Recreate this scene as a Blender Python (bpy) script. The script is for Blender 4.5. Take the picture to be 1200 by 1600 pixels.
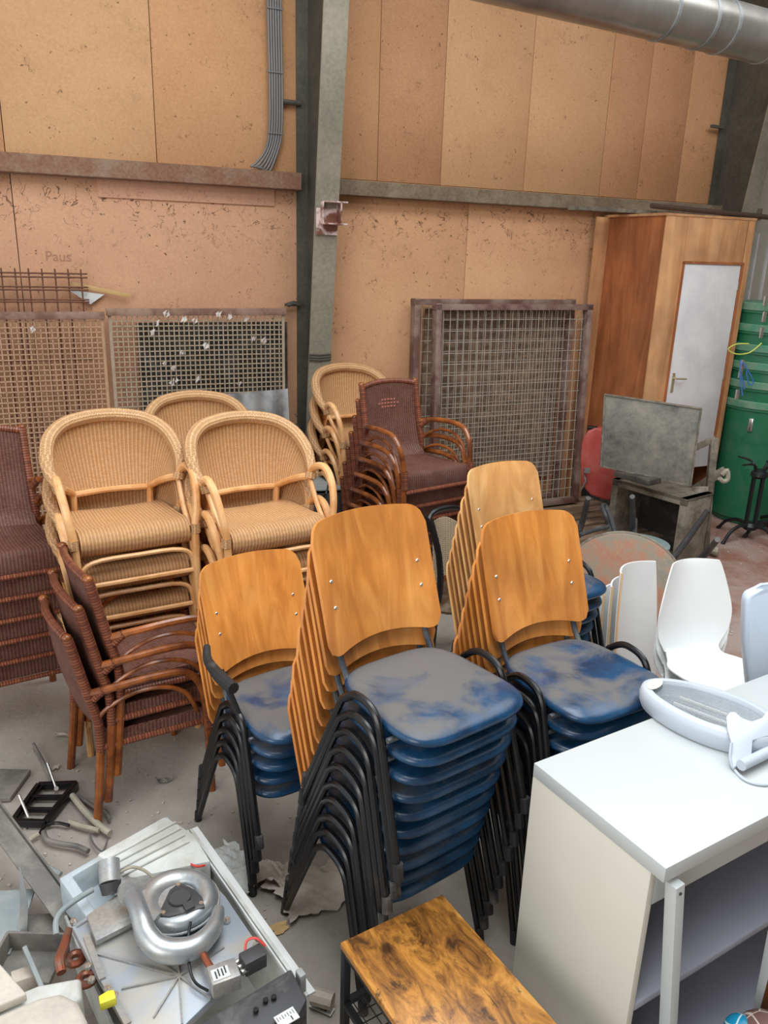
import bpy, bmesh, math, random
from math import sin, cos, pi, radians as R, sqrt
from mathutils import Vector as V, Matrix as MX
random.seed(7)
for o in list(bpy.data.objects): bpy.data.objects.remove(o)
S = bpy.context.scene
COL = S.collection
# ---------------------------------------------------------------- camera
F, H = 1250.0, 2.4
nd = V((480-600, 4640-800, F)).normalized()          # straight down, seen from the camera
fw = (V((0,0,1)) - V((0,0,1)).dot(nd)*nd).normalized()
rt = nd.cross(fw)
if rt.x < 0: rt = -rt
def cam2w(v): return V((v.dot(rt), v.dot(fw), -v.dot(nd)))
cd = bpy.data.cameras.new('camera'); cam = bpy.data.objects.new('camera', cd); COL.objects.link(cam)
X, Yv, Z = cam2w(V((1,0,0))), cam2w(V((0,-1,0))), cam2w(V((0,0,-1)))
cam.matrix_world = MX(((X.x,Yv.x,Z.x,0),(X.y,Yv.y,Z.y,0),(X.z,Yv.z,Z.z,H),(0,0,0,1)))
cd.sensor_fit = 'VERTICAL'; cd.sensor_height = 24; cd.lens = F/1600*24; cd.clip_start = .05
S.camera = cam
def G(px, py, z=0.0):                                # a spot at height z
    r = cam2w(V((px-600, py-800, F))); t = (z-H)/r.z; return V((0,0,H)) + t*r
def GY(px, py, y):                                   # a spot at distance y
    r = cam2w(V((px-600, py-800, F))); return V((0,0,H)) + (y/r.y)*r
# ---------------------------------------------------------------- world, light, exposure
W = bpy.data.worlds.new('world'); S.world = W; W.use_nodes = True
bg = W.node_tree.nodes['Background']; bg.inputs[0].default_value = (.92,.96,1,1); bg.inputs[1].default_value = 1.1
def area(name, loc, sx, sy, e, col, aim=None):
    l = bpy.data.lights.new(name, 'AREA'); l.shape = 'RECTANGLE'; l.size = sx; l.size_y = sy; l.energy = e; l.color = col
    o = bpy.data.objects.new(name, l); COL.objects.link(o); o.location = loc
    if aim is not None: o.rotation_euler = (V(aim)-V(loc)).to_track_quat('-Z','Y').to_euler()
    return o
area('skylight_lamp', (.2,2.2,5.5), 2.4, 5, 265, (.93,.97,1))
area('skylight_lamp', (3.6,4.2,5.5), 2.4, 4, 110, (.97,.98,1))
area('fill_lamp', (-2.6,-3.4,3.6), 4, 3, 190, (1,.97,.93), (0,4,.8))  # added fill lamp from the left rear, kept off the cabinet opening
S.view_settings.view_transform = 'Standard'; S.view_settings.look = 'None'
S.view_settings.exposure = 0.10; S.view_settings.gamma = 1; S.view_settings.use_curve_mapping = False
# ---------------------------------------------------------------- materials
def hexc(r,g,b):
    f = lambda c: (c/255/12.92) if c/255 <= .04045 else ((c/255+.055)/1.055)**2.4
    return (f(r),f(g),f(b),1)
class NT:
    def __init__(s, name, rough=.6, metal=0, spec=.5):
        s.m = bpy.data.materials.new(name); s.m.use_nodes = True; s.t = s.m.node_tree; s.b = s.t.nodes['Principled BSDF']
        s.b.inputs['Roughness'].default_value = rough; s.b.inputs['Metallic'].default_value = metal; s.b.inputs['Specular IOR Level'].default_value = spec
    def n(s, typ, **k):
        nn = s.t.nodes.new(typ)
        for a, v in k.items():
            if a in nn.inputs: nn.inputs[a].default_value = v
            else: setattr(nn, a, v)
        return nn
    def l(s, a, b): s.t.links.new(a, b)
    def co(s, kind='Object', scale=(1,1,1), rot=(0,0,0), rand=True):
        c = s.n('ShaderNodeTexCoord'); m = s.n('ShaderNodeMapping'); m.inputs['Scale'].default_value = scale; m.inputs['Rotation'].default_value = rot
        s.l(c.outputs[kind], m.inputs[0])
        if rand:
            oi = s.n('ShaderNodeObjectInfo'); mu = s.n('ShaderNodeVectorMath', operation='SCALE'); mu.inputs[0].default_value = (13,7,5)
            s.l(oi.outputs['Random'], mu.inputs['Scale']); s.l(mu.outputs[0], m.inputs['Location'])
        return m.outputs[0]
    def noise(s, co, scale, detail=4, rough=.6, dist=0):
        nn = s.n('ShaderNodeTexNoise'); nn.inputs['Scale'].default_value = scale; nn.inputs['Detail'].default_value = detail
        nn.inputs['Roughness'].default_value = rough; nn.inputs['Distortion'].default_value = dist
        s.l(co, nn.inputs['Vector']); return nn.outputs['Fac']
    def ramp(s, fac, stops):
        r = s.n('ShaderNodeValToRGB'); e = r.color_ramp.elements
        while len(e) < len(stops): e.new(.5)
        for i, (p, c) in enumerate(stops): e[i].position = p; e[i].color = c if len(c) == 4 else (*c,1)
        s.l(fac, r.inputs[0]); return r.outputs[0]
    def mix(s, fac, a, b, mode='MIX'):
        m = s.n('ShaderNodeMix', data_type='RGBA', blend_type=mode)
        for sock, v in ((m.inputs[0],fac),(m.inputs[6],a),(m.inputs[7],b)):
            if isinstance(v, (int,float)): sock.default_value = v
            elif isinstance(v, tuple): sock.default_value = v
            else: s.l(v, sock)
        return m.outputs[2]
    def bump(s, h, dist=.002, strength=1):
        b = s.n('ShaderNodeBump'); b.inputs['Distance'].default_value = dist; b.inputs['Strength'].default_value = strength
        s.l(h, b.inputs['Height']); s.l(b.outputs[0], s.b.inputs['Normal'])
    def col(s, c):
        if isinstance(c, tuple): s.b.inputs['Base Color'].default_value = c
        else: s.l(c, s.b.inputs['Base Color'])
        return s.m
WH, BK = (1,1,1,1), (0,0,0,1)
def plain(name, c, rough=.5, metal=0, var=.12, scale=6, bump=0, spec=.5):
    m = NT(name, rough, metal, spec); co = m.co(); f = m.noise(co, scale, 5)
    d = tuple(x*(1-var) for x in c[:3])+(1,); e = tuple(min(1,x*(1+var)) for x in c[:3])+(1,)
    if bump: m.bump(m.noise(co, scale*8, 3), bump)
    return m.col(m.ramp(f, [(.3,d),(.7,e)]))
def dusty(name, c, dust, lo=.45, hi=.6, rough=.5, metal=0, scale=5, drough=None, bump=0):
    m = NT(name, rough, metal); co = m.co(); f = m.ramp(m.noise(co, scale, 6, .65, .4), [(lo,BK),(hi,WH)])
    fine = m.noise(co, scale*14, 3)
    cc = m.mix(f, c, dust); cc = m.mix(.35, cc, m.ramp(fine, [(.3,tuple(x*.5 for x in c[:3])+(1,)),(.7,tuple(min(1,x*1.1) for x in dust[:3])+(1,))]), 'MIX') if bump else cc
    if bump: m.bump(fine, bump)
    return m.col(cc)
def panelmat(name, a, b, scuff=.35, band=0.0):
    m = NT(name, .75, 0, .2); co = m.co(scale=(1,1,1)); f = m.noise(co, 1.6, 6, .6)
    c = m.ramp(f, [(.3,a),(.7,b)])
    fine = m.noise(co, 60, 3, .7); c = m.mix(.14, c, m.ramp(fine, [(.3,hexc(120,80,45)),(.7,hexc(230,190,150))]))
    def lines(sc_, wdt, thr, gs):
        n1 = m.noise(m.co(scale=gs), sc_, 3, .6, .6); su = m.n('ShaderNodeMath', operation='SUBTRACT'); su.inputs[1].default_value = .5; m.l(n1, su.inputs[0])
        ab = m.n('ShaderNodeMath', operation='ABSOLUTE'); m.l(su.outputs[0], ab.inputs[0]); li = m.ramp(ab.outputs[0], [(wdt*.5,WH),(wdt,BK)])
        mk = m.ramp(m.noise(m.co(), 7, 3, .6), [(thr,BK),(thr+.03,WH)]); return m.mix(1, li, mk, 'MULTIPLY')
    l1 = lines(9, .006, .60, (1,1,1)); l2 = lines(5, .007, .63, (3,3,.7))
    spk = m.ramp(m.noise(m.co(), 34, 2, .5), [(.26,WH),(.30,BK)])
    zc = m.n('ShaderNodeSeparateXYZ'); m.l(m.co(rand=False), zc.inputs[0])
    zb = m.ramp(zc.outputs[2], [(0,BK),(1,WH)]); mz = m.n('ShaderNodeMapRange'); mz.inputs['From Min'].default_value = 2.3; mz.inputs['From Max'].default_value = 2.66; m.l(zc.outputs[2], mz.inputs[0])
    mz2 = m.n('ShaderNodeMapRange'); mz2.inputs['From Min'].default_value = 2.84; mz2.inputs['From Max'].default_value = 2.74; m.l(zc.outputs[2], mz2.inputs[0])
    bandm = m.mix(1, mz.outputs[0], mz2.outputs[0], 'MULTIPLY'); l3 = m.mix(1, lines(7, .012, .47, (1,1,1)), bandm, 'MULTIPLY'); l1 = m.mix(1, l1, l3, 'ADD')
    tot = m.mix(1, m.mix(1, l1, l2, 'ADD'), spk, 'ADD'); c = m.mix(m.mix(scuff, BK, tot), c, hexc(74,52,38))
    sm = m.ramp(m.noise(co, 3.5, 8, .75), [(.55,BK),(.8,WH)]); c = m.mix(m.mix(.4, BK, sm), c, hexc(146,110,84))
    m.bump(fine, .001); return m.col(c)
M = {}
M['pan_a'] = panelmat('chipboard_orange', hexc(182,134,94), hexc(194,146,104), .6)
M['pan_b'] = panelmat('chipboard_pale', hexc(192,146,104), hexc(202,158,116), .7)
M['pan_c'] = panelmat('chipboard_red', hexc(174,124,88), hexc(188,138,100), .6)
M['pan_d'] = panelmat('chipboard_pink', hexc(190,142,112), hexc(202,156,124), .85)
M['pan_e'] = panelmat('chipboard_peach', hexc(204,152,114), hexc(214,166,124), .8)
M['pinkstrip'] = panelmat('pink_strip', hexc(196,146,122), hexc(206,158,132), .3)
def floor_mat():
    m = NT('dusty_concrete', .85, 0, .2); co = m.co(rand=False)
    c = m.ramp(m.noise(co, .9, 8, .65, .3), [(.3,hexc(128,120,110)),(.5,hexc(156,149,140)),(.72,hexc(178,170,162))])
    r = m.n('ShaderNodeSeparateXYZ'); m.l(co, r.inputs[0])
    mr = m.n('ShaderNodeMapRange'); mr.inputs['From Min'].default_value = 1.2; mr.inputs['From Max'].default_value = 2.6; m.l(r.outputs[0], mr.inputs[0])
    red = m.ramp(m.noise(co, 1.7, 8, .7, .5), [(.38,hexc(168,148,138)),(.6,hexc(142,100,84))])
    c = m.mix(mr.outputs[0], c, red)
    st = m.ramp(m.noise(co, 5, 8, .8), [(.3,WH),(.42,BK)]); c = m.mix(m.mix(.45, BK, st), c, hexc(96,88,80))
    sp = m.ramp(m.noise(co, 55, 2), [(.72,BK),(.77,WH)]); c = m.mix(m.mix(.5, BK, sp), c, hexc(205,200,192))
    m.bump(m.noise(co, 30, 6, .7), .004); return m.col(c)
M['floor'] = floor_mat()
def wicker(name, hi, lo, gap, bw=.016, rh=.0055, dust=None, uvs=1, rough=.55):
    m = NT(name, rough, 0, .35); c = m.co('UV', (1,1,1), rand=False)
    br = m.n('ShaderNodeTexBrick'); br.offset = .5; br.inputs['Scale'].default_value = 1
    br.inputs['Brick Width'].default_value = bw; br.inputs['Row Height'].default_value = rh; br.inputs['Mortar Size'].default_value = rh*.13
    br.inputs['Mortar Smooth'].default_value = .6; br.inputs['Color1'].default_value = hi; br.inputs['Color2'].default_value = lo; br.inputs['Mortar'].default_value = gap
    m.l(c, br.inputs['Vector'])
    co = m.co(); n1 = m.noise(co, 7, 6, .7); cc = m.mix(m.ramp(n1, [(.4,BK),(.75,(.6,.6,.6,1))]), br.outputs[0], dust or lo)
    inv = m.n('ShaderNodeMath', operation='SUBTRACT'); inv.inputs[0].default_value = 1; m.l(br.outputs['Fac'], inv.inputs[1])
    # each strand arches over its stake
    sx = m.n('ShaderNodeSeparateXYZ'); m.l(c, sx.inputs[0]); a = m.n('ShaderNodeMath', operation='MULTIPLY'); a.inputs[1].default_value = 2*pi/bw; m.l(sx.outputs[0], a.inputs[0])
    sn = m.n('ShaderNodeMath', operation='SINE'); m.l(a.outputs[0], sn.inputs[0]); ad = m.n('ShaderNodeMath', operation='MULTIPLY_ADD'); ad.inputs[1].default_value = .35; m.l(sn.outputs[0], ad.inputs[0]); m.l(inv.outputs[0], ad.inputs[2])
    cc = m.mix(m.mix(.45, BK, m.ramp(sn.outputs[0], [(0,WH),(.35,BK)])), cc, gap)
    m.bump(ad.outputs[0], .0022); return m.col(cc)
M['wick_tan'] = wicker('tan_woven_rattan', hexc(236,190,138), hexc(220,168,114), hexc(156,104,62), dust=hexc(210,166,120))
M['wick_dark'] = wicker('brown_woven_rattan', hexc(142,94,78), hexc(114,70,58), hexc(52,28,22), dust=hexc(150,116,104))
M['wrap_tan'] = wicker('tan_rattan_wrapping', hexc(232,190,142), hexc(212,166,118), hexc(150,104,64), bw=.024, rh=.008)
M['wrap_dark'] = wicker('brown_rattan_wrapping', hexc(150,88,62), hexc(110,60,44), hexc(54,28,20), bw=.4, rh=.013, rough=.38)
def pole(name, a, b, rough=.3):
    m = NT(name, rough); co = m.co(scale=(1,1,1)); return m.col(m.ramp(m.noise(co, 9, 6, .6), [(.35,a),(.65,b)]))
M['pole_tan'] = pole('honey_rattan_pole', hexc(204,146,88), hexc(232,184,130), .35)
M['pole_dark'] = pole('brown_bamboo_pole', hexc(92,48,26), hexc(160,92,44), .22)
def wood(name, a, b, c, sc=(26,3,3), rough=.35, coord='Object', spec=.5, detail=6):
    m = NT(name, rough, 0, spec); co = m.co(coord, sc); f = m.noise(co, 1.0, detail, .6, .8)
    cc = m.ramp(f, [(.27,tuple(x*.8 for x in a[:3])+(1,)),(.42,a),(.55,b),(.72,c)])
    big = m.ramp(m.noise(m.co(coord, (3,3,3)), 1.2, 2), [(.35,(.82,.82,.82,1)),(.65,(1.1,1.08,1.0,1))]); cc = m.mix(1, cc, big, 'MULTIPLY')
    m.bump(f, .0005); return m.col(cc)
M['ply'] = wood('beech_plywood', hexc(196,124,58), hexc(212,140,70), hexc(226,158,86), (14,4,2.2), .3)
M['ply_light'] = wood('pale_beech_plywood', hexc(206,150,92), hexc(222,170,110), hexc(232,186,130), (8,4,2.5), .35)
M['ply_edge'] = wood('plywood_edge', hexc(120,80,45), hexc(180,125,70), hexc(205,150,90), (3,200,3), .6)
def vinyl():
    m = NT('blue_vinyl', .3, 0, .5); co = m.co()
    oc = m.n('ShaderNodeTexCoord'); ox = m.n('ShaderNodeSeparateXYZ'); m.l(oc.outputs['Object'], ox.inputs[0])
    ma = m.n('ShaderNodeMath', operation='MULTIPLY_ADD'); ma.inputs[1].default_value = .55; m.l(ox.outputs[1], ma.inputs[0]); m.l(m.noise(co, 3.4, 7, .6, .4), ma.inputs[2])
    d = m.ramp(ma.outputs[0], [(.40,BK),(.52,WH)])
    g = m.n('ShaderNodeNewGeometry'); sp = m.n('ShaderNodeSeparateXYZ'); m.l(g.outputs['Normal'], sp.inputs[0])
    up = m.ramp(sp.outputs[2], [(.72,BK),(.97,WH)]); dd = m.mix(1, d, up, 'MULTIPLY')
    c = m.mix(dd, m.ramp(m.noise(co, 8, 4), [(.35,hexc(16,44,70)),(.65,hexc(28,70,106))]), hexc(92,90,88))
    rr = m.n('ShaderNodeMapRange'); rr.inputs['To Min'].default_value = .28; rr.inputs['To Max'].default_value = .62; m.l(dd, rr.inputs[0]); m.l(rr.outputs[0], m.b.inputs['Roughness'])
    m.bump(m.noise(co, 18, 3), .0015); return m.col(c)
M['vinyl'] = vinyl()
M['black'] = dusty('black_tube', hexc(18,18,20), hexc(52,50,48), .58, .85, .3)
M['blackcap'] = dusty('black_rubber_cap', hexc(30,30,32), hexc(112,108,104), .5, .75, .6)
M['steelgrey'] = dusty('grey_tube', hexc(70,76,84), hexc(110,112,114), .45, .6, .35, .5)
M['chrome'] = plain('rivet_metal', hexc(215,212,205), .25, .9, .05)
M['column'] = dusty('green_grey_steel', hexc(130,126,110), hexc(150,142,124), .4, .62, .5, 0, 2.5, bump=.0006)
M['column_dark'] = dusty('dark_steel', hexc(64,64,58), hexc(92,86,74), .4, .65, .6, 0, 2.5, bump=.0006)
M['burnt'] = dusty('burnt_steel', hexc(130,86,68), hexc(225,205,198), .42, .55, .5, .3, 9)
M['girt'] = dusty('dusty_girt', hexc(128,84,62), hexc(146,122,100), .42, .58, .8, 0, 4, bump=.001)
M['girt_grey'] = dusty('dusty_grey_girt', hexc(118,98,78), hexc(146,130,108), .42, .58, .8, 0, 4, bump=.001)
M['girt_dark'] = plain('dull_dark_brown', hexc(84,66,54), .8)  # one plain dark brown, for the wall backing and the long pipe
M['cable'] = plain('grey_cable', hexc(112,108,106), .5)
M['rust'] = plain('rusty_bar', hexc(110,72,54), .8, 0, .3, 30)
M['mesh'] = plain('dusty_wire_mesh', hexc(166,148,126), .7, 0, .15, 12)
M['mesh_brown'] = plain('brown_wire_mesh', hexc(176,142,112), .7, 0, .15, 12)
M['railtop'] = dusty('brown_dusty_rail', hexc(118,86,70), hexc(152,124,108), .4, .6, .8, 0, 6)
M['frame'] = dusty('red_brown_frame', hexc(104,72,62), hexc(144,122,110), .42, .6, .7, 0, 4)
M['zinc'] = dusty('welded_wire', hexc(176,172,160), hexc(190,184,168), .4, .6, .5, .1, 8)
M['galv'] = dusty('galvanised_sheet', hexc(140,144,146), hexc(178,180,180), .4, .62, .45, .5, 7)
def duct():
    m = NT('galvanised_duct', .34, .75); co = m.co(); m.bump(m.noise(co, 2, 3), .002)
    return m.col(m.ramp(m.noise(co, 3, 5), [(.3,hexc(150,148,142)),(.7,hexc(196,194,188))]))
M['duct'] = duct()
M['closet_red'] = wood('red_plywood', hexc(156,92,54), hexc(172,106,66), hexc(184,120,78), (10,10,1.2), .55)
M['closet_pale'] = wood('pale_plywood', hexc(196,142,98), hexc(208,156,112), hexc(216,168,124), (8,8,1), .55)
M['oldwhite'] = dusty('white_painted_door', hexc(222,220,220), hexc(206,204,206), .4, .62, .5, 0, 3)
M['brass'] = plain('brass_handle', hexc(196,180,140), .35, .6)
M['green'] = dusty('green_plastic_tub', hexc(30,108,74), hexc(62,112,88), .45, .68, .45, 0, 5)
M['green_rim'] = dusty('dusty_green_rim', hexc(70,134,104), hexc(110,140,118), .4, .6, .6, 0, 8)
M['grey_panel'] = dusty('grey_leaning_sheet', hexc(120,118,116), hexc(150,146,142), .4, .6, .6)
def dustboard():
    m = NT('dusty_dark_board', .7); co = m.co()
    f = m.noise(co, 4, 10, .8, .3); c = m.ramp(f, [(.35,hexc(84,84,82)),(.5,hexc(122,120,112)),(.7,hexc(152,148,136))])
    return m.col(c)
M['dustboard'] = dustboard()
M['dirty'] = dusty('dirty_plywood', hexc(92,86,76), hexc(146,138,122), .4, .58, .8, 0, 9, bump=.001)
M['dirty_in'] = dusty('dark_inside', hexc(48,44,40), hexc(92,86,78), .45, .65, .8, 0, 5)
M['redplastic'] = dusty('faded_red_plastic', hexc(168,66,60), hexc(180,98,88), .45, .7, .5, 0, 4)
M['iron'] = plain('black_cast_iron', hexc(34,36,38), .4, .2)
M['pallet'] = wood('grey_pallet_wood', hexc(112,90,72), hexc(136,112,92), hexc(154,130,108), (3,18,18), .85)
def rustdisc():
    m = NT('rusty_table_top', .5); co = m.co(); f = m.noise(co, 4, 10, .8, .2)
    c = m.ramp(f, [(.3,hexc(96,96,84)),(.44,hexc(124,112,92)),(.54,hexc(150,98,66)),(.66,hexc(136,72,52))])
    sp = m.ramp(m.noise(co, 40, 3), [(.62,BK),(.7,WH)]); return m.col(m.mix(m.mix(.3,BK,sp), c, hexc(180,150,80)))
M['rustdisc'] = rustdisc()
M['white'] = plain('glossy_white_plastic', hexc(240,243,243), .25, 0, .015)
M['peach'] = plain('peach_edge', hexc(236,196,150), .5, 0, .05)
M['bluewhite'] = plain('cool_white_plastic', hexc(206,222,240), .35, 0, .03)
M['lampwhite'] = plain('white_lamp_plastic', hexc(184,193,203), .35, 0, .02)
M['cabinet'] = plain('white_laminate', hexc(184,189,189), .4, 0, .015, 2)
M['cab_edge'] = plain('white_laminate_edge', hexc(204,201,188), .5, 0, .02)
M['chromemesh'] = plain('reflector', hexc(200,205,208), .15, .95, .1)
M['caning'] = wicker('pale_caning', hexc(230,214,184), hexc(222,200,168), hexc(70,50,34), bw=.014, rh=.012)
def rustic():
    m = NT('rustic_brown_top', .38); co = m.co(scale=(6.5,2.4,4), rand=False)
    c = m.ramp(m.noise(co, 2.2, 9, .72, .9), [(.35,hexc(70,44,22)),(.45,hexc(138,90,38)),(.56,hexc(184,126,54)),(.74,hexc(208,158,86))])
    k = m.ramp(m.noise(m.co(scale=(3,2,1), rand=False), 4.2, 8, .75, .4), [(.38,WH),(.47,BK)]); c = m.mix(m.mix(.85,BK,k), c, hexc(52,30,14))
    v = m.n('ShaderNodeTexVoronoi'); v.inputs['Scale'].default_value = 6.5; m.l(m.co(scale=(1.3,1,1), rand=False), v.inputs['Vector'])
    kn = m.ramp(v.outputs['Distance'], [(.08,WH),(.17,BK)]); c = m.mix(m.mix(.8,BK,kn), c, hexc(44,26,12))
    cr = m.ramp(m.noise(m.co(scale=(26,2.6,4), rand=False), 1.6, 4, .6, .5), [(.30,WH),(.34,BK)]); c = m.mix(m.mix(.7,BK,cr), c, hexc(36,20,8))
    return m.col(c)
M['rustic'] = rustic()
M['rustic_edge'] = plain('brown_edge', hexc(110,66,28), .5)
M['blackmetal'] = plain('black_powder_steel', hexc(30,31,34), .45, .2)
M['alu'] = dusty('cast_aluminium', hexc(156,160,164), hexc(174,168,158), .42, .6, .42, .35, 6, bump=.0006)
M['alu2'] = dusty('cast_aluminium_duct', hexc(158,164,168), hexc(184,184,180), .42, .62, .35, .6, 8)
M['plateblue'] = dusty('blue_grey_plate', hexc(160,168,178), hexc(176,172,164), .45, .62, .45, .25, 4)
M['darkgrey'] = dusty('dark_grey_plastic', hexc(62,62,64), hexc(104,102,100), .5, .68, .55, 0, 7)
M['copper'] = dusty('copper_pipe', hexc(150,84,60), hexc(128,108,92), .5, .65, .4, .5, 12)
M['beige'] = dusty('dusty_beige_casing', hexc(214,206,192), hexc(188,180,168), .45, .66, .6, 0, 4, bump=.0005)
M['casing'] = dusty('dusty_white_casing', hexc(204,206,202), hexc(176,176,168), .42, .62, .5, 0, 5)
M['tray'] = dusty('pale_blue_tray', hexc(180,192,198), hexc(160,162,160), .45, .65, .45, 0, 5)
M['debris'] = dusty('dusty_scrap_metal', hexc(104,102,98), hexc(134,130,122), .42, .6, .6, .2, 6)
M['sheet'] = dusty('grey_blue_sheet', hexc(132,142,144), hexc(156,160,158), .4, .62, .6, .1, 4)
M['hose'] = dusty('dusty_hose', hexc(148,142,124), hexc(170,164,146), .4, .6, .8, 0, 10)
M['yellow'] = plain('yellow_cap', hexc(220,214,60), .5)
M['redwire'] = plain('red_wire', hexc(210,70,60), .4)
M['paper'] = dusty('dusty_paper', hexc(190,180,166), hexc(160,148,136), .42, .62, .8, 0, 6)
M['label'] = plain('white_label', hexc(206,208,206), .5, 0, .02)
M['rag'] = plain('rag', hexc(206,196,188), .8, 0, .1)
M['motif'] = plain('pink_cane', hexc(176,112,98), .6)
M['hall_grey'] = plain('grey_hall_cladding', hexc(150,146,138), .8)
M['shelfshade'] = plain('shaded_white_shelf', hexc(150,152,166), .5, 0, .04)  # white shelf toned blue-grey: shade under the cabinet top put into the colour
M['ink'] = plain('dark_print', hexc(50,52,56), .6)
M['pencil'] = plain('pencil_marks', hexc(166,122,96), .8)
M['ropey'] = plain('yellow_green_cord', hexc(190,200,90), .6)
M['ropeb'] = plain('blue_cord', hexc(60,110,180), .6)
M['cream_door'] = plain('pale_grey_partition', hexc(176,172,156), .6, 0, .06)
M['ruler'] = plain('pale_wood_lath', hexc(190,156,104), .6)
M['teal'] = plain('grey_green_seat', hexc(126,146,144), .5)
def mosaic(name, c, line):
    m = NT(name, .3); v = m.n('ShaderNodeTexVoronoi', feature='DISTANCE_TO_EDGE'); v.inputs['Scale'].default_value = 22; m.l(m.co(), v.inputs['Vector'])
    return m.col(m.ramp(v.outputs['Distance'], [(.03,line),(.06,c)]))
M['mos_b'] = mosaic('blue_mosaic', hexc(30,140,180), hexc(200,226,226)); M['mos_r'] = mosaic('brown_mosaic', hexc(120,90,84), hexc(206,190,180))
# ---------------------------------------------------------------- mesh builder
class MB:
    def __init__(s, T=None): s.v=[]; s.f=[]; s.uv=[]; s.T=T
    def add(s, vs, fs, uvs=None):
        b = len(s.v); s.v += [(s.T @ V(p)) if s.T else V(p) for p in vs]
        for i, f in enumerate(fs):
            s.f.append([b+j for j in f]); s.uv.append(uvs[i] if uvs else [(0,0)]*len(f))
        return s
    def box(s, c, d, rot=None, rz=0):
        x,y,z = d[0]/2,d[1]/2,d[2]/2; m = rot or MX.Rotation(rz,3,'Z'); c = V(c)
        vs = [c + m @ V((a*x,b*y,e*z)) for a in (-1,1) for b in (-1,1) for e in (-1,1)]
        fs = [(0,1,3,2),(4,6,7,5),(0,4,5,1),(2,3,7,6),(0,2,6,4),(1,5,7,3)]
        u = [[(0,0),(0,d[2]),(d[1],d[2]),(d[1],0)]]*2+[[(0,0),(d[0],0),(d[0],d[2]),(0,d[2])]]*2+[[(0,0),(0,d[1]),(d[0],d[1]),(d[0],0)]]*2
        return s.add(vs, fs, u)
    def bar(s, a, b, w, h, up=(0,0,1)):
        a, b = V(a), V(b); d = b-a; z = d.normalized(); u = V(up)
        if abs(z.dot(u)) > .98: u = V((0,1,0))
        x = z.cross(u).normalized(); y = x.cross(z); m = MX((x,y,z)).transposed()
        return s.box((a+b)/2, (w,h,d.length), m)
    def tube(s, pts, r, seg=8, sm=0, closed=False, cap=True):
        P = [V(p) for p in pts]; rr = r if isinstance(r, (list,tuple)) else [r]*len(P)
        if sm:
            Q=[]; q=[]; n=len(P)
            for i in range(n if closed else n-1):
                p0 = P[(i-1)%n] if closed or i else P[i]; p1=P[i]; p2=P[(i+1)%n]; p3 = P[(i+2)%n] if closed or i+2<n else P[i+1]
                for k in range(sm):
                    t=k/sm; Q.append(.5*((2*p1)+(-p0+p2)*t+(2*p0-5*p1+4*p2-p3)*t*t+(-p0+3*p1-3*p2+p3)*t**3)); q.append(rr[i]*(1-t)+rr[(i+1)%n]*t)
            if not closed: Q.append(P[-1]); q.append(rr[-1])
            P, rr = Q, q
        n=len(P); vs=[]; L=0; ls=[]
        t = ((P[1]-P[-1]) if closed else (P[1]-P[0])).normalized(); u = t.orthogonal().normalized()
        for i in range(n):
            tn = (P[(i+1)%n]-P[i-1]) if (closed or 0<i<n-1) else (P[1]-P[0] if i==0 else P[-1]-P[-2])
            tn.normalize(); u = (u - tn*u.dot(tn)); u = u.normalized() if u.length>1e-6 else tn.orthogonal().normalized(); w = tn.cross(u)
            if i: L += (P[i]-P[i-1]).length
            ls.append(L)
            for k in range(seg):
                a=2*pi*k/seg; vs.append(P[i]+(u*cos(a)+w*sin(a))*rr[i])
        fs=[];us=[]
        for i in range(n if closed else n-1):
            j=(i+1)%n; l0=ls[i]; l1=ls[j] if j else L+(P[0]-P[-1]).length
            c=2*pi*max(rr[i],1e-4)
            for k in range(seg):
                k2=(k+1)%seg; fs.append((i*seg+k,i*seg+k2,j*seg+k2,j*seg+k)); us.append([(c*k/seg,l0),(c*(k+1)/seg,l0),(c*(k+1)/seg,l1),(c*k/seg,l1)])
        if cap and not closed:
            fs.append(tuple(range(seg))[::-1]); us.append([(0,0)]*seg); fs.append(tuple((n-1)*seg+k for k in range(seg))); us.append([(0,0)]*seg)
        return s.add(vs, fs, us)
    def surf(s, fn, nu, nv, th=0, su=1, sv=1):
        """fn(u,v)->point, 0..1; both faces when th"""
        g=[[V(fn(i/nu,j/nv)) for j in range(nv+1)] for i in range(nu+1)]
        def nrm(i,j):
            a=g[min(i+1,nu)][j]-g[max(i-1,0)][j]; b=g[i][min(j+1,nv)]-g[i][max(j-1,0)]; c=a.cross(b); return c.normalized() if c.length>1e-9 else V((0,0,1))
        vs=[g[i][j] for i in range(nu+1) for j in range(nv+1)]; w=nv+1
        fs=[];us=[]
        lu = sum((g[i+1][nv//2]-g[i][nv//2]).length for i in range(nu)); lv = sum((g[nu//2][j+1]-g[nu//2][j]).length for j in range(nv))
        for i in range(nu):
            for j in range(nv):
                fs.append((i*w+j,(i+1)*w+j,(i+1)*w+j+1,i*w+j+1)); us.append([(lu*a/nu*su,lv*b/nv*sv) for a,b in ((i,j),(i+1,j),(i+1,j+1),(i,j+1))])
        if th:
            b=len(vs); vs+=[g[i][j]-nrm(i,j)*th for i in range(nu+1) for j in range(nv+1)]
            k=len(fs)
            for q in range(k): fs.append(tuple(b+x for x in fs[q])[::-1]); us.append(us[q][::-1])
            edge=[(i*w,(i+1)*w) for i in range(nu)]+[(nu*w+j,nu*w+j+1) for j in range(nv)]+[((i+1)*w+nv,i*w+nv) for i in range(nu)]+[(j+1,j) for j in range(nv)]
            for a,c in edge: fs.append((c,a,b+a,b+c)); us.append([(0,0),(.01,0),(.01,.01),(0,.01)])
        return s.add(vs, fs, us)
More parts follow.
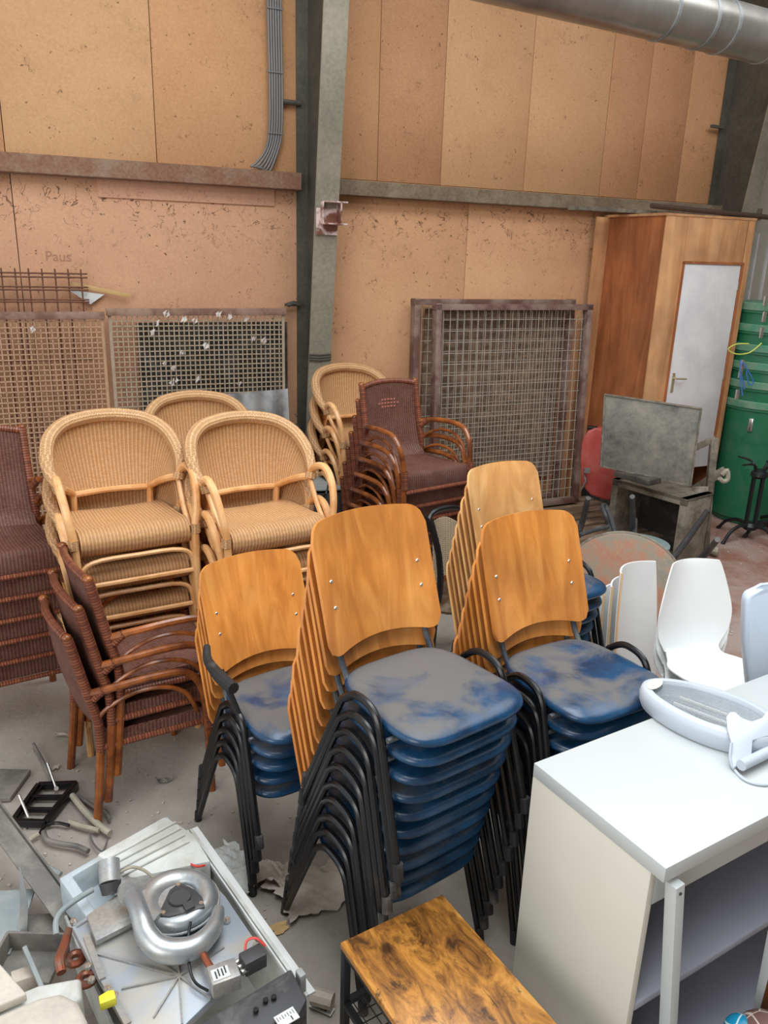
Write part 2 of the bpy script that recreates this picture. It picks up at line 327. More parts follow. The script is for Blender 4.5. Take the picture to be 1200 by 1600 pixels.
    def lathe(s, prof, seg=24, c=(0,0,0), T=None):
        vs=[]; c=V(c); n=len(prof)
        for r,z in prof:
            for k in range(seg):
                a=2*pi*k/seg; p=V((r*cos(a),r*sin(a),z)); vs.append((T@p if T else p)+c)
        fs=[(i*seg+k,i*seg+(k+1)%seg,(i+1)*seg+(k+1)%seg,(i+1)*seg+k) for i in range(n-1) for k in range(seg)]
        fs.append(tuple(range(seg))[::-1]); fs.append(tuple((n-1)*seg+k for k in range(seg)))
        return s.add(vs, fs)
    def cyl(s, a, b, r, seg=16, r2=None): return s.tube([a,b],[r,r2 if r2 is not None else r],seg)
    def prism(s, pts, z0, z1, T=None):
        n=len(pts); vs=[V((x,y,z)) for z in (z0,z1) for x,y in pts]
        if T: vs=[T@p for p in vs]
        fs=[tuple(range(n))[::-1],tuple(range(n,2*n))]+[(i,(i+1)%n,n+(i+1)%n,n+i) for i in range(n)]
        return s.add(vs, fs)
    def ico(s, c, r, seg=10, ring=6, sc=(1,1,1)):
        pr=[(max(sin(pi*i/ring),.001)*r,-cos(pi*i/ring)*r) for i in range(ring+1)]
        return s.lathe(pr, seg, c, MX.Diagonal(V(sc)))
    def build(s, name, mat, parent=None, bevel=0, ang=35, kind=None, bseg=2):
        me=bpy.data.meshes.new(name); me.from_pydata([tuple(p) for p in s.v],[],s.f); 
        uv=me.uv_layers.new(name='uv'); i=0
        for q in s.uv:
            for c in q: uv.data[i].uv=c; i+=1
        bm=bmesh.new(); bm.from_mesh(me)
        bmesh.ops.recalc_face_normals(bm, faces=bm.faces)
        if bevel:
            ed=[e for e in bm.edges if len(e.link_faces)==2 and e.calc_face_angle(0)>R(30)]
            if ed: bmesh.ops.bevel(bm, geom=ed, offset=bevel, segments=bseg, affect='EDGES', profile=.5)
        for f in bm.faces: f.smooth=True
        bm.to_mesh(me); bm.free(); me.set_sharp_from_angle(angle=R(ang))
        me.materials.append(M[mat] if isinstance(mat,str) else mat)
        o=bpy.data.objects.new(name, me); COL.objects.link(o)
        if parent: o.parent=parent
        if kind: o['kind']=kind
        return o
def rrect(w, h, r, n=5, cx=0, cy=0):
    p=[]
    for sx,sy,a0 in ((1,1,0),(-1,1,90),(-1,-1,180),(1,-1,270)):
        for k in range(n+1):
            a=R(a0+90*k/n); p.append((cx+sx*(w/2-r)+r*cos(a), cy+sy*(h/2-r)+r*sin(a)))
    return p
def thing(name, label, cat, loc=(0,0,0), rz=0, group=None):
    o=bpy.data.objects.new(name,None); COL.objects.link(o); o.location=loc; o.rotation_euler=(0,0,rz); o['label']=label; o['category']=cat
    o.empty_display_size=.05
    if group: o['group']=group
    return o
def tag(o, label, cat, group=None):
    o['label']=label; o['category']=cat
    if group: o['group']=group
    return o
def dup(root, loc, rz, label, group=None):
    r=root.copy(); COL.objects.link(r); r.location=loc; r.rotation_euler=(0,0,rz); r['label']=label
    if group: r['group']=group
    for ch in list(root.children):
        c=ch.copy(); COL.objects.link(c); c.parent=r
        for g in list(ch.children):
            d=g.copy(); COL.objects.link(d); d.parent=c
    return r
ORD=['topmost','second from the top','third from the top','fourth from the top','fifth from the top','sixth from the top','seventh from the top','eighth from the top','ninth from the top','bottommost']
def stack(build, x, y, yaw, n, dz, dy, lab, group, skew=0):
    out=[]
    fx, fy = sin(yaw), -cos(yaw)
    proto=None
    for k in range(n):
        j=random.uniform(-1,1)*skew if 0<k<n-1 else 0
        loc=(x+fx*dy*k, y+fy*dy*k, dz*k); i=n-1-k
        o_=ORD[-1] if i==n-1 and n<=10 and i>0 else ORD[i]
        l=lab.format(o_)
        if proto is None: proto=build(l, loc, yaw+j, group); out.append(proto)
        else: out.append(dup(proto, loc, yaw+j, l, group))
    return out
# ================================================================ the setting
YW=R(25); U=V((cos(YW),sin(YW),0)); NN=V((-sin(YW),cos(YW),0)); O=V((-2.643,5.668,0))
TW=MX.Translation(O) @ MX.Rotation(YW,4,'Z')          # wall frame: x along the wall, -y out of it
def WP(s_, d, z): return O+U*s_-NN*d+V((0,0,z))
def st(o, kind='structure'): o['kind']=kind; return o
st(MB(TW).box((3.4,-4.55,-.05),(14.5,9.4,.1)).build('floor','floor'))
wall=st(MB(TW).box((3.0,.12,2.85),(14,.1,5.9)).build('wall_back','girt_dark'))
def panel(s0,s1,z0,z1,mat,d=.0,name='wall_panel'):
    o=MB(TW).box(((s0+s1)/2,.04-d,(z0+z1)/2),(s1-s0-.005,.06,z1-z0-.004)).build(name,mat,wall,.0015); return o
for s0,s1,m in ((-3.2,.09,'pan_a'),(.09,1.066,'pan_b'),(1.066,2.19,'pan_a'),(2.19,2.77,'pan_a'),(2.77,3.337,'pan_c'),(3.337,4.148,'pan_b'),(4.148,4.962,'pan_b'),(4.962,5.391,'pan_c'),(5.391,5.87,'pan_c'),(5.87,6.5,'pan_a')):
    panel(s0,s1,2.93,5.7,m)
for s0,s1,m in ((-3.2,.104,'pan_d'),(.104,2.19,'pan_d'),(2.19,3.62,'pan_e'),(3.62,5.14,'pan_e'),(5.14,6.5,'pan_e')):
    panel(s0,s1,0.0,2.93,m)
panel(.65,1.925,2.70,2.85,'pinkstrip',.012,'patch_strip')
panel(6.5,9.5,0,5.7,'cream_door')
for i,(a,b,z) in enumerate(((-3.2,2.1,2.935),)):
    g=MB(TW); g.box(((a+b)/2,-.045,z),(b-a,.11,.012)); g.box(((a+b)/2,-.096,z-.055),(b-a,.012,.11)); g.box(((a+b)/2,-.045,z-.11),(b-a,.1,.01)); st(g.build('trim_1','girt'))
g=MB(TW); a,b,z=2.28,6.9,2.91; g.box(((a+b)/2,-.045,z),(b-a,.11,.012)); g.box(((a+b)/2,-.096,z-.05),(b-a,.012,.10)); g.box(((a+b)/2,-.045,z-.10),(b-a,.1,.01)); st(g.build('trim_2','girt_grey'))
c=MB()
for x in (-4.5,-.2,4.2): pass
ce=MB(TW)
for y0,y1 in ((.1,-1.6),(-3.6,-4.4),(-7.4,-9.2)): ce.box((3.4,(y0+y1)/2,5.85),(14.5,abs(y1-y0),.1))
for x0,x1 in ((-3.9,-2.4),(.6,1.2),(6.6,10.6)): ce.box(((x0+x1)/2,-4.5,5.86),(x1-x0,9.2,.1))
st(ce.build('ceiling','hall_grey'))
st(MB(TW).box((3.4,-9.15,2.85),(14.5,.1,5.9)).build('wall_rear','hall_grey'))
st(MB(TW).box((10.55,-4.5,2.85),(.1,9.3,5.9)).build('wall_right','hall_grey'))
# portal columns with haunched front flange
def column(s_, name):
    hw=.09; d0,d1=.2,.62; z1=5.8
    def dd(z): return .19+(.56-.19)*max(0,(z-.9))/(3.98-.9)
    b=MB(TW); b.box((s_,-.005,z1/2),(.19,.012,z1)); o=st(b.build(name,'column_dark'))
    w=MB(TW); w.add([(s_-.006,0,0),(s_+.006,0,0),(s_+.006,-dd(0),0),(s_-.006,-dd(0),0),(s_-.006,0,.9),(s_+.006,0,.9),(s_+.006,-dd(.9),.9),(s_-.006,-dd(.9),.9),(s_-.006,0,z1),(s_+.006,0,z1),(s_+.006,-dd(z1),z1),(s_-.006,-dd(z1),z1)],
      [(0,1,2,3),(8,11,10,9)]+[(i,(i+1)%4,4+(i+1)%4,4+i) for i in range(4)]+[(4+i,4+(i+1)%4,8+(i+1)%4,8+i) for i in range(4)]); w.build('web','column_dark',o)
    f=MB(TW); f.bar((s_,-dd(0),0),(s_,-dd(.9),.91),.18,.014,(0,-1,0)); f.bar((s_,-dd(.9),.9),(s_,-dd(z1),z1),.18,.014,(0,-1,0)); f.build('flange','column',o)
    return o,dd
c1,dd=column(2.19,'trim_3')
w=MB(TW)
for k in range(3): w.tube([(2.10,-dd(1.62)-.008,1.62-.02*k),(2.19,-dd(1.62)-.014,1.615-.02*k),(2.28,-dd(1.62)-.008,1.62-.02*k)],.008,6)
w.build('weld_seam','column_dark',c1)
for z in (1.98,1.0): b=MB(TW); b.box((2.05,-.04,z),(.13,.03,.02)); b.tube([(2.0,-.05,z),(2.05,-.06,z+.015),(2.1,-.05,z)],.018,7); b.build('bolted_bracket','column_dark',c1)
b=MB(TW); zz=2.655; d=dd(zz)
for z in (zz-.075,zz+.075): b.box((2.235,-d-.05,z),(.17,.1,.010))
b.box((2.27,-d-.05,zz),(.010,.1,.15)); b.box((2.145,-d-.03,zz),(.010,.06,.15)); b.build('cut_beam_stub','burnt',c1,.001)
b=MB(TW); b.box((2.19,-d-.009,zz),(.165,.004,.30)); b.build('scorched_patch','burnt',c1)
c2,_=column(6.37,'trim_4')
b=MB(TW); b.box((6.2,-.05,3.6),(.15,.03,.025)); b.build('bolted_bracket','column_dark',c2)
# cables down the wall
o=MB()
ct=thing('cable_bundle','bundle of grey cables clipped to the upper wall beside the steel column','cable',WP(1.92,.03,2.95),YW)
for k in range(6):
    x=.0185*(k-2.5); MB().tube([(x,-.02,2.8),(x,-.02,1.2),(x+.006,-.02,.6),(x,-.02,.28),(x-.03,-.02,.14),(x-.10,-.03,.05-.012*k),(x-.15,-.04,.01)],.0085,6,4).build('cable','cable',ct)
for z in (.25,.65,1.05,1.5): MB().box((0,-.03,z),(.125,.010,.008)).build('clip','cable',ct)
b=MB(); b.tube([(0,0,0),(.14,0,0)],.018,8); t=b.build('bolt_pipe','column_dark'); t.location=WP(1.98,.03,3.42); t.rotation_euler=(0,0,YW); t.name='pipe_stub'; tag(t,'short dark pipe stub from the cable bundle to the column','pipe')
# duct
DA=R(31); dd0=GY(1100,35,6.1); dv=V((cos(DA),sin(DA),.0))
t=thing('ventilation_duct','large galvanised ventilation duct crossing the top right corner','duct',dd0)
b=MB(); b.tube([dv*-3.4,dv*2.6],.165,32); b.build('pipe','duct',t)
for s_ in (-.42,-.05,.16,.62,1.2): MB().tube([dv*(s_-.012),dv*(s_+.012)],.171,32).build('joint_ring','galv',t)
for s_ in (-.9,1.1):
    MB().tube([dv*s_+V((0,0,.16)),dv*s_+V((0,0,5.8-dd0.z))],.006,6).build('hanger_rod','column_dark',t)
# ================================================================ along the left wall
def grid_mesh(b, s0,s1,z0,z1,d,ps,pz,r,seg=4,amp=0):
    x=s0; i=0
    while x<=s1+1e-6:
        b.tube([(x,-d+(amp if i%2 else -amp),z0),(x,-d+(amp if i%2 else -amp),z1)],r,seg); x+=ps; i+=1
    z=z0; i=0
    while z<=z1+1e-6:
        b.tube([(s0,-d+(-amp if i%2 else amp),z),(s1,-d+(-amp if i%2 else amp),z)],r,seg); z+=pz; i+=1
t=thing('rebar_grid','rusty reinforcing bar grid standing up behind the brown mesh screen','grid',WP(.09,.05,0),YW)
b=MB()
for k in range(12): b.tube([(.40-.084*k-.01,-.03,.3),(.40-.084*k,-.03,2.22)],.006,5)
for z in (2.19,2.165,2.10,2.08,2.015,2.0,1.72,1.6,1.35,1.2,1.08,.9): b.tube([(-.9,-.035,z),(.44-.0,-.035,z+.0)],.006,5)
b.build('bars','rust',t)
def screen(name,label,s0,s1,z1,d,mat,stuff_rag):
    t=thing(name,label,'screen',WP((s0+s1)/2,d,0),YW); w=(s1-s0)/2
    b=MB(); grid_mesh(b,-w+.03,w-.03,.12,z1-.05,0,.0365,.0365,.0056,4,.003); b.build('woven_mesh',mat,t)
    MB().box((0,-.01,z1-.02),(w*2,.03,.05)).build('top_rail','railtop',t,.004)
    for x in (-w+.02,w-.02): MB().box((x,0,z1/2),(.02,.012,z1-.06)).build('side_rail',mat,t)
    return t
s1_=screen('mesh_screen','brown woven wire mesh screen leaning on the wall at the far left',-.9,.615,1.935,.17,'mesh_brown',0)
s2_=screen('mesh_screen','grey woven wire mesh screen with rag scraps caught in it, beside the column',.63,1.955,1.955,.14,'mesh',0)
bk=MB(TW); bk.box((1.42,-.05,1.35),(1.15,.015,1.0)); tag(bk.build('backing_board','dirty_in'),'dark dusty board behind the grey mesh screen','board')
for k,(px,py) in enumerate(((243,505),(258,490),(285,498),(302,500),(340,492),(358,494),(383,498),(236,520),(320,540),(283,552),(256,568),(268,576),(272,594),(266,598),(308,592),(372,600),(395,530),(410,532),(50,515))):
    r=cam2w(V((px-600,py-800,F))); dpl=.20 if k!=18 else .22; tt=((O-NN*dpl-V((0,0,H))).dot(NN))/r.dot(NN); p=V((0,0,H))+tt*r
    b=MB()
    for q in range(3):
        a=random.uniform(0,6); b.surf(lambda u,v,a=a,q=q:((u-.5)*.032*(1-v)*cos(a)+.010*q+.01*v*sin(a),.006*sin(6*u+a)*v,(v-.5)*.04*sin(a+1)+(u-.5)*.02*cos(a)),4,4,.0012)
    o_=b.build('rag_scrap','rag'); o_.location=p; o_.rotation_euler=(random.uniform(-.4,.4),0,YW)
    tag(o_, 'pale rag scrap on the brown mesh screen at far left' if k==18 else ('small pale rag scrap along the top edge of the grey mesh screen' if py<512 else 'small pale rag scrap caught lower down in the grey mesh screen'),'rag', None if k==18 else ('rag scraps along the mesh top' if py<512 else 'rag scraps lower in the mesh'))
t=thing('wooden_lath','short pale wooden lath stuck on the wall above the brown mesh screen','lath',WP(.52,.03,2.075),YW)
MB().bar((-.12,-.015,.05),(.30,-.015,-.035),.03,.012,(0,1,0)).build('strip','ruler',t,.001); 
o=MB().prism([(-.12,.03),(.12,.0),(.02,-.07)],0,.002,MX.Rotation(pi/2,4,'X')).build('paper_scrap','label'); o.location=WP(.52,.035,2.05); o.rotation_euler=(0,0,YW); tag(o,'triangular white paper scrap under the lath on the wall','paper')
fc=bpy.data.curves.new('graffiti','FONT'); fc.body='Paus'; fc.size=.095; fc.extrude=.0004; fo=bpy.data.objects.new('graffiti',fc); COL.objects.link(fo); bpy.context.view_layer.update(); fme=bpy.data.meshes.new_from_object(fo.evaluated_get(bpy.context.evaluated_depsgraph_get())); bpy.data.objects.remove(fo); fo=bpy.data.objects.new('graffiti',fme); COL.objects.link(fo); fme.materials.clear(); fme.materials.append(M['pencil'])
fo.matrix_world=MX.Translation(WP(.27,-.008,2.27)) @ MX.Rotation(YW,4,'Z') @ MX.Rotation(pi/2,4,'X'); tag(fo,'faint handwritten scrawl on the left wall above the rebar grid','writing')
# galvanised sheets
for i,(px0,px1,py0,py1,lab) in enumerate(((228,345,635,700,'dull galvanised metal sheet behind the rear tan armchair'),(340,450,617,720,'rippled galvanised sheet leaning under the grey mesh by the column'))):
    a=GY(px0,py0,5.75+.1*i); e=GY(px1,py0-10,5.95+.15*i); n_=(e-a); n_.z=0; L=n_.length; u=n_.normalized()
    b=MB(); b.surf(lambda p,q:(p*L,.012*sin(p*22)*(1 if i else .2),(-q)*.75+.02*p),40,4,.002)
    o=b.build('galvanised_sheet','galv'); o.location=a; o.rotation_euler=(R(-6),0,math.atan2(u.y,u.x)); tag(o,lab,'metal sheet')
# grey metal box
t=thing('metal_case','grey metal equipment case with a black lead on it, behind the tan armchairs','case',(-.52,5.62,0),R(14))
b=MB(); b.box((0,.0,.795),(.56,.5,.012)); b.box((0,.245,.4),(.56,.01,.8)); 
for x in (-.275,.275): b.box((x,0,.4),(.01,.5,.8))
b.build('case_shell','sheet',t,.002); MB().box((0,-.235,.39),(.54,.01,.76)).build('dark_front','darkgrey',t)
MB().tube([(.0,-.26,.70),(.05,-.27,.79),(.1,-.1,.81),(.22,.1,.81)],.006,6,5).build('lead','black',t)
# ================================================================ chair builders
CW=.25
def blue_chair(label, loc, rz, group, mat='ply', arm=False):
    t=thing('stacking_chair',label,'chair',loc,rz,group)
    # seat: pillow slab
    def seat(u,v):
        a=2*pi*u; n=4.2
        ca,sa=cos(a),sin(a); x=abs(ca)**(2/n)*(1 if ca>0 else -1); y=abs(sa)**(2/n)*(1 if sa>0 else -1)
        ph=pi*(v-.5); k=max(cos(ph),0)**.32; zz=sin(ph)
        w=.232-.014*y; X_=x*w*k; Y_=y*.236*k
        return (X_,Y_-.008,.432+(.026 if zz>0 else .020)*(abs(zz)**.8)*(1 if zz>0 else -1)-.010*(y<0)*(abs(y)*k)**6*1.5+.006*(1-(x*k)**2))
    MB().surf(seat,40,12).build('seat','vinyl',t,ang=80)
    # plywood back
    def back(u,v):
        x=(u-.5)*.452; z=.50+v*.415; e=abs(2*u-1)
        r=.055; lo=.50+.030*(1-e*e); hi=.915+.012*(1-e*e)
        if e>1-2*r/.452:
            q=(e-(1-2*r/.452))*.452/2; dz=r-sqrt(max(r*r-q*q,0)); lo+=dz; hi-=dz
        z=lo+(hi-lo)*v
        return (x,.222+.345*(z-.50)-.045*e*e+.02,z)
    MB().surf(back,36,12,.011).build('backrest',mat,t)
    bk=t.children[-1]
    for x in (-.175,.175):
        for z in (.655,.735):
            e=abs(2*x/.452); y=.242+.345*(z-.5)-.045*e*e
            MB().ico((x,y-.001,z),.0065,8,4,(1,.6,1)).build('rivet','chrome',bk)
        MB().tube([(x,.335,.78),(x,.315,.72),(x,.28,.62),(x,.250,.53),(x,.215,.46),(x,.15,.408),(x,0,.398),(x,-.15,.402)],.0105,8,4).build('back_upright','steelgrey',t)
    for s in (-1,1):
        fr=MB().tube([(s*.262,-.205,.02),(s*.250,-.10,.36),(s*.248,-.075,.435),(s*.248,-.045,.468),(s*.248,0,.480),(s*.248,.05,.475),(s*.248,.10,.44),(s*.250,.135,.385),(s*.262,.30,.02)],.0125,9,4).build('side_frame','black',t)
        for y,tw in ((-.212,-.0),(.308,0)): MB().tube([(s*.2625,y,0),(s*.262,y-(.008 if y>0 else -.008),.05)],.0165,9).build('foot_cap','blackcap',fr)
    b=MB()
    for y in (-.12,.13): b.tube([(-.25,y,.41),(.25,y,.41)],.009,7)
    b.build('cross_bar','steelgrey',t)
    return t
def arms(t, side):
    s=side; b=MB(); b.tube([(s*.248,-.04,.47),(s*.262,.02,.56),(s*.27,.06,.62)],.012,8,4); b.build('arm_tube','black',t)
    b=MB(); b.tube([(s*.262,.20,.655),(s*.29,.13,.635),(s*.305,.0,.635),(s*.30,-.11,.635)],[.013,.018,.024,.022],10,5); b.build('armrest','blackcap',t)
def tan_chair(label, loc, rz, group):
    t=thing('rattan_armchair',label,'armchair',loc,rz,group)
    rim=[(-.275,-.03,.60),(-.300,.03,.655),(-.302,.09,.72),(-.272,.17,.79),(-.20,.235,.838),(-.10,.27,.858),(0,.28,.864),(.10,.27,.858),(.20,.235,.838),(.272,.17,.79),(.302,.09,.72),(.300,.03,.655),(.275,-.03,.60)]
    rr=[.021,.027]+[.033]*9+[.027,.021]
    # back panel between rim and rail
    def P(pl,t_):
        n=len(pl)-1; f=min(max(t_,0),.99999)*n; i=int(f); k=f-i; return V(pl[i])*(1-k)+V(pl[i+1])*k
    low=[(-.275,-.03,.60),(-.245,.05,.575),(-.215,.13,.54),(-.185,.19,.505),(-.10,.215,.50),(0,.22,.50),(.10,.215,.50),(.185,.19,.505),(.215,.13,.54),(.245,.05,.575),(.275,-.03,.60)]
    def pan(u,v):
        a=P(low,u); b_=P(rim,u); m=a.lerp(b_,v); m.y+=.02*sin(pi*v); return m
    MB().surf(pan,36,14,.006).build('back_panel','wick_tan',t)
    MB().tube(rim,rr,12,3).build('back_rim','wrap_tan',t)
    b=MB(); b.tube(low[:4],[.019,.018,.017,.016],9,3); b.tube(low[-4:],[.016,.017,.018,.019],9,3); b.tube([(-.19,.195,.50),(0,.225,.50),(.19,.195,.50)],.015,8,4)
    for s in (-1,1): b.tube([(s*.185,.19,.505),(s*.185,.205,.42)],.017,8)
    b.build('back_rail','pole_tan',t)
    # seat: woven slab rolled over at the front
    prof=[(.24,.40),(.20,.425),(.10,.430),(0,.432),(-.10,.438),(-.17,.447),(-.215,.448),(-.25,.434),(-.268,.405),(-.268,.375),(-.252,.345),(-.222,.328),(-.195,.335),(-.185,.36),(-.10,.405),(.1,.402)]
    def seat(u,v):
        n=len(prof); f=u*n; i=int(f)%n; k=f-int(f); y=prof[i][0]*(1-k)+prof[(i+1)%n][0]*k; z=prof[i][1]*(1-k)+prof[(i+1)%n][1]*k
        w=.245-.05*max(0,(y+.05)); x=(v-.5)*2; return (x*w, y, z-.012*(1-x*x)*(1 if y>-.15 else .2))
    MB().surf(lambda u,v: seat(v,u),14,48).build('seat','wick_tan',t,ang=60)
    b=MB()
    for s in (-1,1):   # woven roll ends
        b.add([V(seat(k/16,1 if s>0 else 0)) for k in range(16)],[tuple(range(16))])
    b.build('seat_end','wrap_tan',t)
    for s in (-1,1):
        MB().tube([(s*.272,-.02,.59),(s*.285,-.03,.635),(s*.295,-.09,.665),(s*.298,-.16,.655),(s*.294,-.215,.60),(s*.285,-.25,.52),(s*.272,-.262,.42),(s*.268,-.268,.25),(s*.270,-.275,0)],[.018,.019,.019,.019,.019,.018,.018,.018,.018],9,4).build('arm_and_front_leg','pole_tan',t)
        MB().tube([(s*.185,.205,.44),(s*.215,.23,.25),(s*.24,.28,0)],.017,9,3).build('rear_leg','pole_tan',t)
        b=MB(); b.tube([(s*.262,-.25,.06),(s*.262,-.235,.30),(s*.255,-.18,.385),(s*.24,.0,.395),(s*.22,.17,.385),(s*.225,.235,.2)],.011,7,4)
        b.tube([(s*.272,-.02,.59),(s*.262,-.12,.48),(s*.255,-.22,.40)],.013,7,3); b.build('side_brace','pole_tan',t)
    b=MB(); b.tube([(-.262,-.262,.04),(-.255,-.262,.24),(-.20,-.262,.31),(0,-.262,.318),(.20,-.262,.31),(.255,-.262,.24),(.262,-.262,.04)],.011,7,4); b.tube([(-.265,-.262,.20),(.265,-.262,.20)],.012,7); b.tube([(-.225,.25,.18),(.225,.25,.18)],.012,7)
    b.build('front_arch','pole_tan',t)
    for s in (-1,1):
        MB().tube([(s*.274,-.262,.385),(s*.274,-.262,.43)],.023,9).build('leg_binding','wrap_tan',t); MB().tube([(s*.272,-.025,.585),(s*.28,-.02,.615)],.029,9).build('arm_binding','wrap_tan',t)
    return t
def dark_chair(label, loc, rz, group, deco=False):
    t=thing('dark_rattan_chair',label,'armchair',loc,rz,group)
    # seat with apron
    def seat(u,v):
        x=(u-.5)*2; 
        pr=[(-.245,.335),(-.250,.38),(-.248,.425),(-.225,.443),(-.12,.432),(0,.424),(.12,.425),(.19,.435)]
        f=v*(len(pr)-1); i=min(int(f),len(pr)-2); k=f-i; y=pr[i][0]*(1-k)+pr[i+1][0]*k; z=pr[i][1]*(1-k)+pr[i+1][1]*k
        w=.248-.075*max(0,y+.24)
        e=abs(x); return (x*w,y,z-(.006 if y>-.2 else 0)*(1-x*x))
    MB().surf(seat,16,20,.012).build('seat','wick_dark',t,ang=60)
    b=MB()
    for s in (-1,1): b.surf(lambda u,v:(s*(.248-.033*u),-.245+.44*u,.385+.05*v),10,4,.010)
    b.build('side_apron','wick_dark',t)
    def back(u,v):
        x=(u-.5)*2; z=.43+v*.455; y=.19+.10*v+.02*sin(v*pi)-.0; w=.215+.0*v
        y+= .035*(1-x*x)*(1-.3*v); z+=.018*(1-x*x)*v
        if v<.12: y-=.04*(1-v/.12)**2
        return (x*w,y,z)
    bp=MB().surf(back,16,18,.010).build('back_panel','wick_dark',t)
    if deco:
        b=MB()
        for i in range(7):
            for j in range(3):
                if (i in (0,6)) and j!=1: continue
                x=-.075+.025*i; z=.735+.022*j; uu=x/.43+.5; p=V(back(uu,(z-.43)/.455)); b.box(p+V((0,-.002,0)),(.015,.004,.011),rz=0)
        b.build('woven_motif','motif',bp)
    b=MB(); b.tube([(-.222,.295,.888),(-.11,.318,.906),(0,.325,.912),(.11,.318,.906),(.222,.295,.888)],.017,9,4); tr=b.build('top_rail','wrap_dark',t)
    for s in (-1,1):
        b=MB(); b.tube([(s*.218,.30,.90),(s*.218,.285,.83),(s*.220,.25,.66),(s*.225,.215,.50),(s*.232,.215,.36)],.020,10,4); po=b.build('back_post','wrap_dark',t)
        MB().ico((s*.218,.303,.905),.021,9,6,(1,1,.8)).build('post_knob','pole_dark',po)
        MB().tube([(s*.232,.215,.37),(s*.238,.24,.15),(s*.242,.26,0)],.019,9).build('rear_leg','pole_dark',t)
        MB().tube([(s*.222,.235,.635),(s*.245,.20,.648),(s*.268,.13,.662),(s*.280,0,.672),(s*.282,-.11,.665),(s*.280,-.175,.635),(s*.274,-.22,.56),(s*.266,-.24,.44),(s*.262,-.25,.2),(s*.262,-.255,0)],.017,9,4).build('arm_and_front_leg','pole_dark',t)
        MB().tube([(s*.226,.225,.61),(s*.25,.185,.655)],.0195,9).build('arm_wrapping','wrap_dark',t)
        MB().tube([(s*.226,.225,.50),(s*.24,.17,.56),(s*.262,.06,.61),(s*.274,-.06,.605),(s*.275,-.15,.55),(s*.268,-.20,.44)],.010,7,4).build('arm_hoop','pole_dark',t)
        MB().tube([(s*.264,-.247,.46),(s*.263,-.250,.35)],.022,9).build('leg_wrapping','wrap_dark',t)
    b=MB(); b.tube([(-.26,-.255,.325),(.26,-.255,.325)],.013,8)
    for s in (-1,1): b.tube([(s*.255,-.24,.375),(s*.235,.21,.375)],.014,8)
    b.build('seat_rail','wrap_dark',t)
    return t
# ================================================================ chair stacks
s1=stack(blue_chair,.065,2.332,R(37.05),10,.074,.017,'blue-seated beech chair, {} in the tall front stack','blue vinyl chairs in the tall front stack',R(1.5))
s2=stack(blue_chair,-.38,2.828,R(36.6),5,.068,.017,'blue-seated beech chair, {} in the short left stack','blue vinyl chairs in the short left stack',R(1.5))
arms(s2[-1],-1)
s3=stack(blue_chair,.644,2.628,R(31),9,.0705,.017,'blue-seated beech chair, {} in stack behind white cabinet','blue vinyl chairs in the stack behind the cabinet',R(1.5))
s4=stack(lambda l,c,r,g: blue_chair(l,c,r,g,'ply_light'),.70,3.62,R(34.4),8,.0715,.017,'blue-seated pale-backed chair, {} in the rearmost blue stack','blue vinyl chairs with pale backs',R(1.2))
stack(tan_chair,-1.314,3.734,R(31),5,.183,.03,'tan rattan armchair, {} in the left front tan stack','tan armchairs in the left stack',R(1.5))
stack(tan_chair,-.686,3.879,R(32.5),5,.178,.03,'tan rattan armchair, {} in the middle front tan stack','tan armchairs in the middle stack',R(2))
stack(tan_chair,-1.157,4.813,R(22),5,.162,.03,'tan rattan armchair, {} in the stack by galvanised sheet','tan armchairs in the rear stack',R(2))
stack(tan_chair,-.27,5.93,R(32),5,.175,.03,'tan rattan armchair, {} in the stack beside steel column','tan armchairs beside the column',R(2))
stack(dark_chair,-1.93,3.705,R(33.3),6,.118,.02,'dark rattan chair, {} in the stack at left edge','dark rattan chairs at the left edge',R(1))
stack(dark_chair,-1.114,3.203,R(123.8),3,.115,.05,'dark bamboo-armed chair, {} of the three turned side-on','dark rattan chairs turned side-on',R(1))
stack(lambda l,c,r,g: dark_chair(l,c,r,g,True),.06,5.2,R(36.3),7,.113,.035,'dark rattan chair, {} in stack before framed wire panels','dark rattan chairs before the wire panels',R(1))
# ================================================================ back right
def wire_frame(label,s0,s1,z0,z1,d,lean,dep):
    t=thing('wire_panel_frame',label,'frame',WP((s0+s1)/2,d,z0),YW); t.rotation_euler=(lean,0,YW); w=(s1-s0)/2; h=z1-z0
    for x in (-w+.03,w-.03):
        b=MB(); b.box((x,0,h/2),(.05,dep,h)); b.build('side_rail','frame',t,.003)
    for z in (.03,h-.03): MB().box((0,0,z),(2*w,dep,.05)).build('cross_rail','frame',t,.003)
    b=MB(); grid_mesh(b,-w+.09,w-.07,.06,h-.06,0,.068,.092,.0028,4,.003); b.build('welded_wire','zinc',t)
    return t
wire_frame('brown steel frame with welded wire, the rear one against the wall',3.06,4.70,.16,2.04,.17,R(-1.5),.08)
wire_frame('brown steel frame with welded wire grid, the front one on the pallet',3.20,4.80,.16,2.01,.34,R(-3),.08)
tag(MB(TW).box((3.95,-.04,1.15),(1.45,.012,1.6)).build('weathered_board','pallet'),'weathered brown board standing behind the wire panels','board')
t=thing('wooden_pallet','weathered slatted wooden pallet on the floor under the wire panels','pallet',WP(4.3,.75,0),YW)
for k in range(8): MB().box((0,-.55+.155*k,.135),(2.0,.11,.022)).build('slat','pallet',t,.002)
for x in (-.9,0,.9): MB().box((x,0,.062),(.09,1.2,.122)).build('bearer','pallet',t)
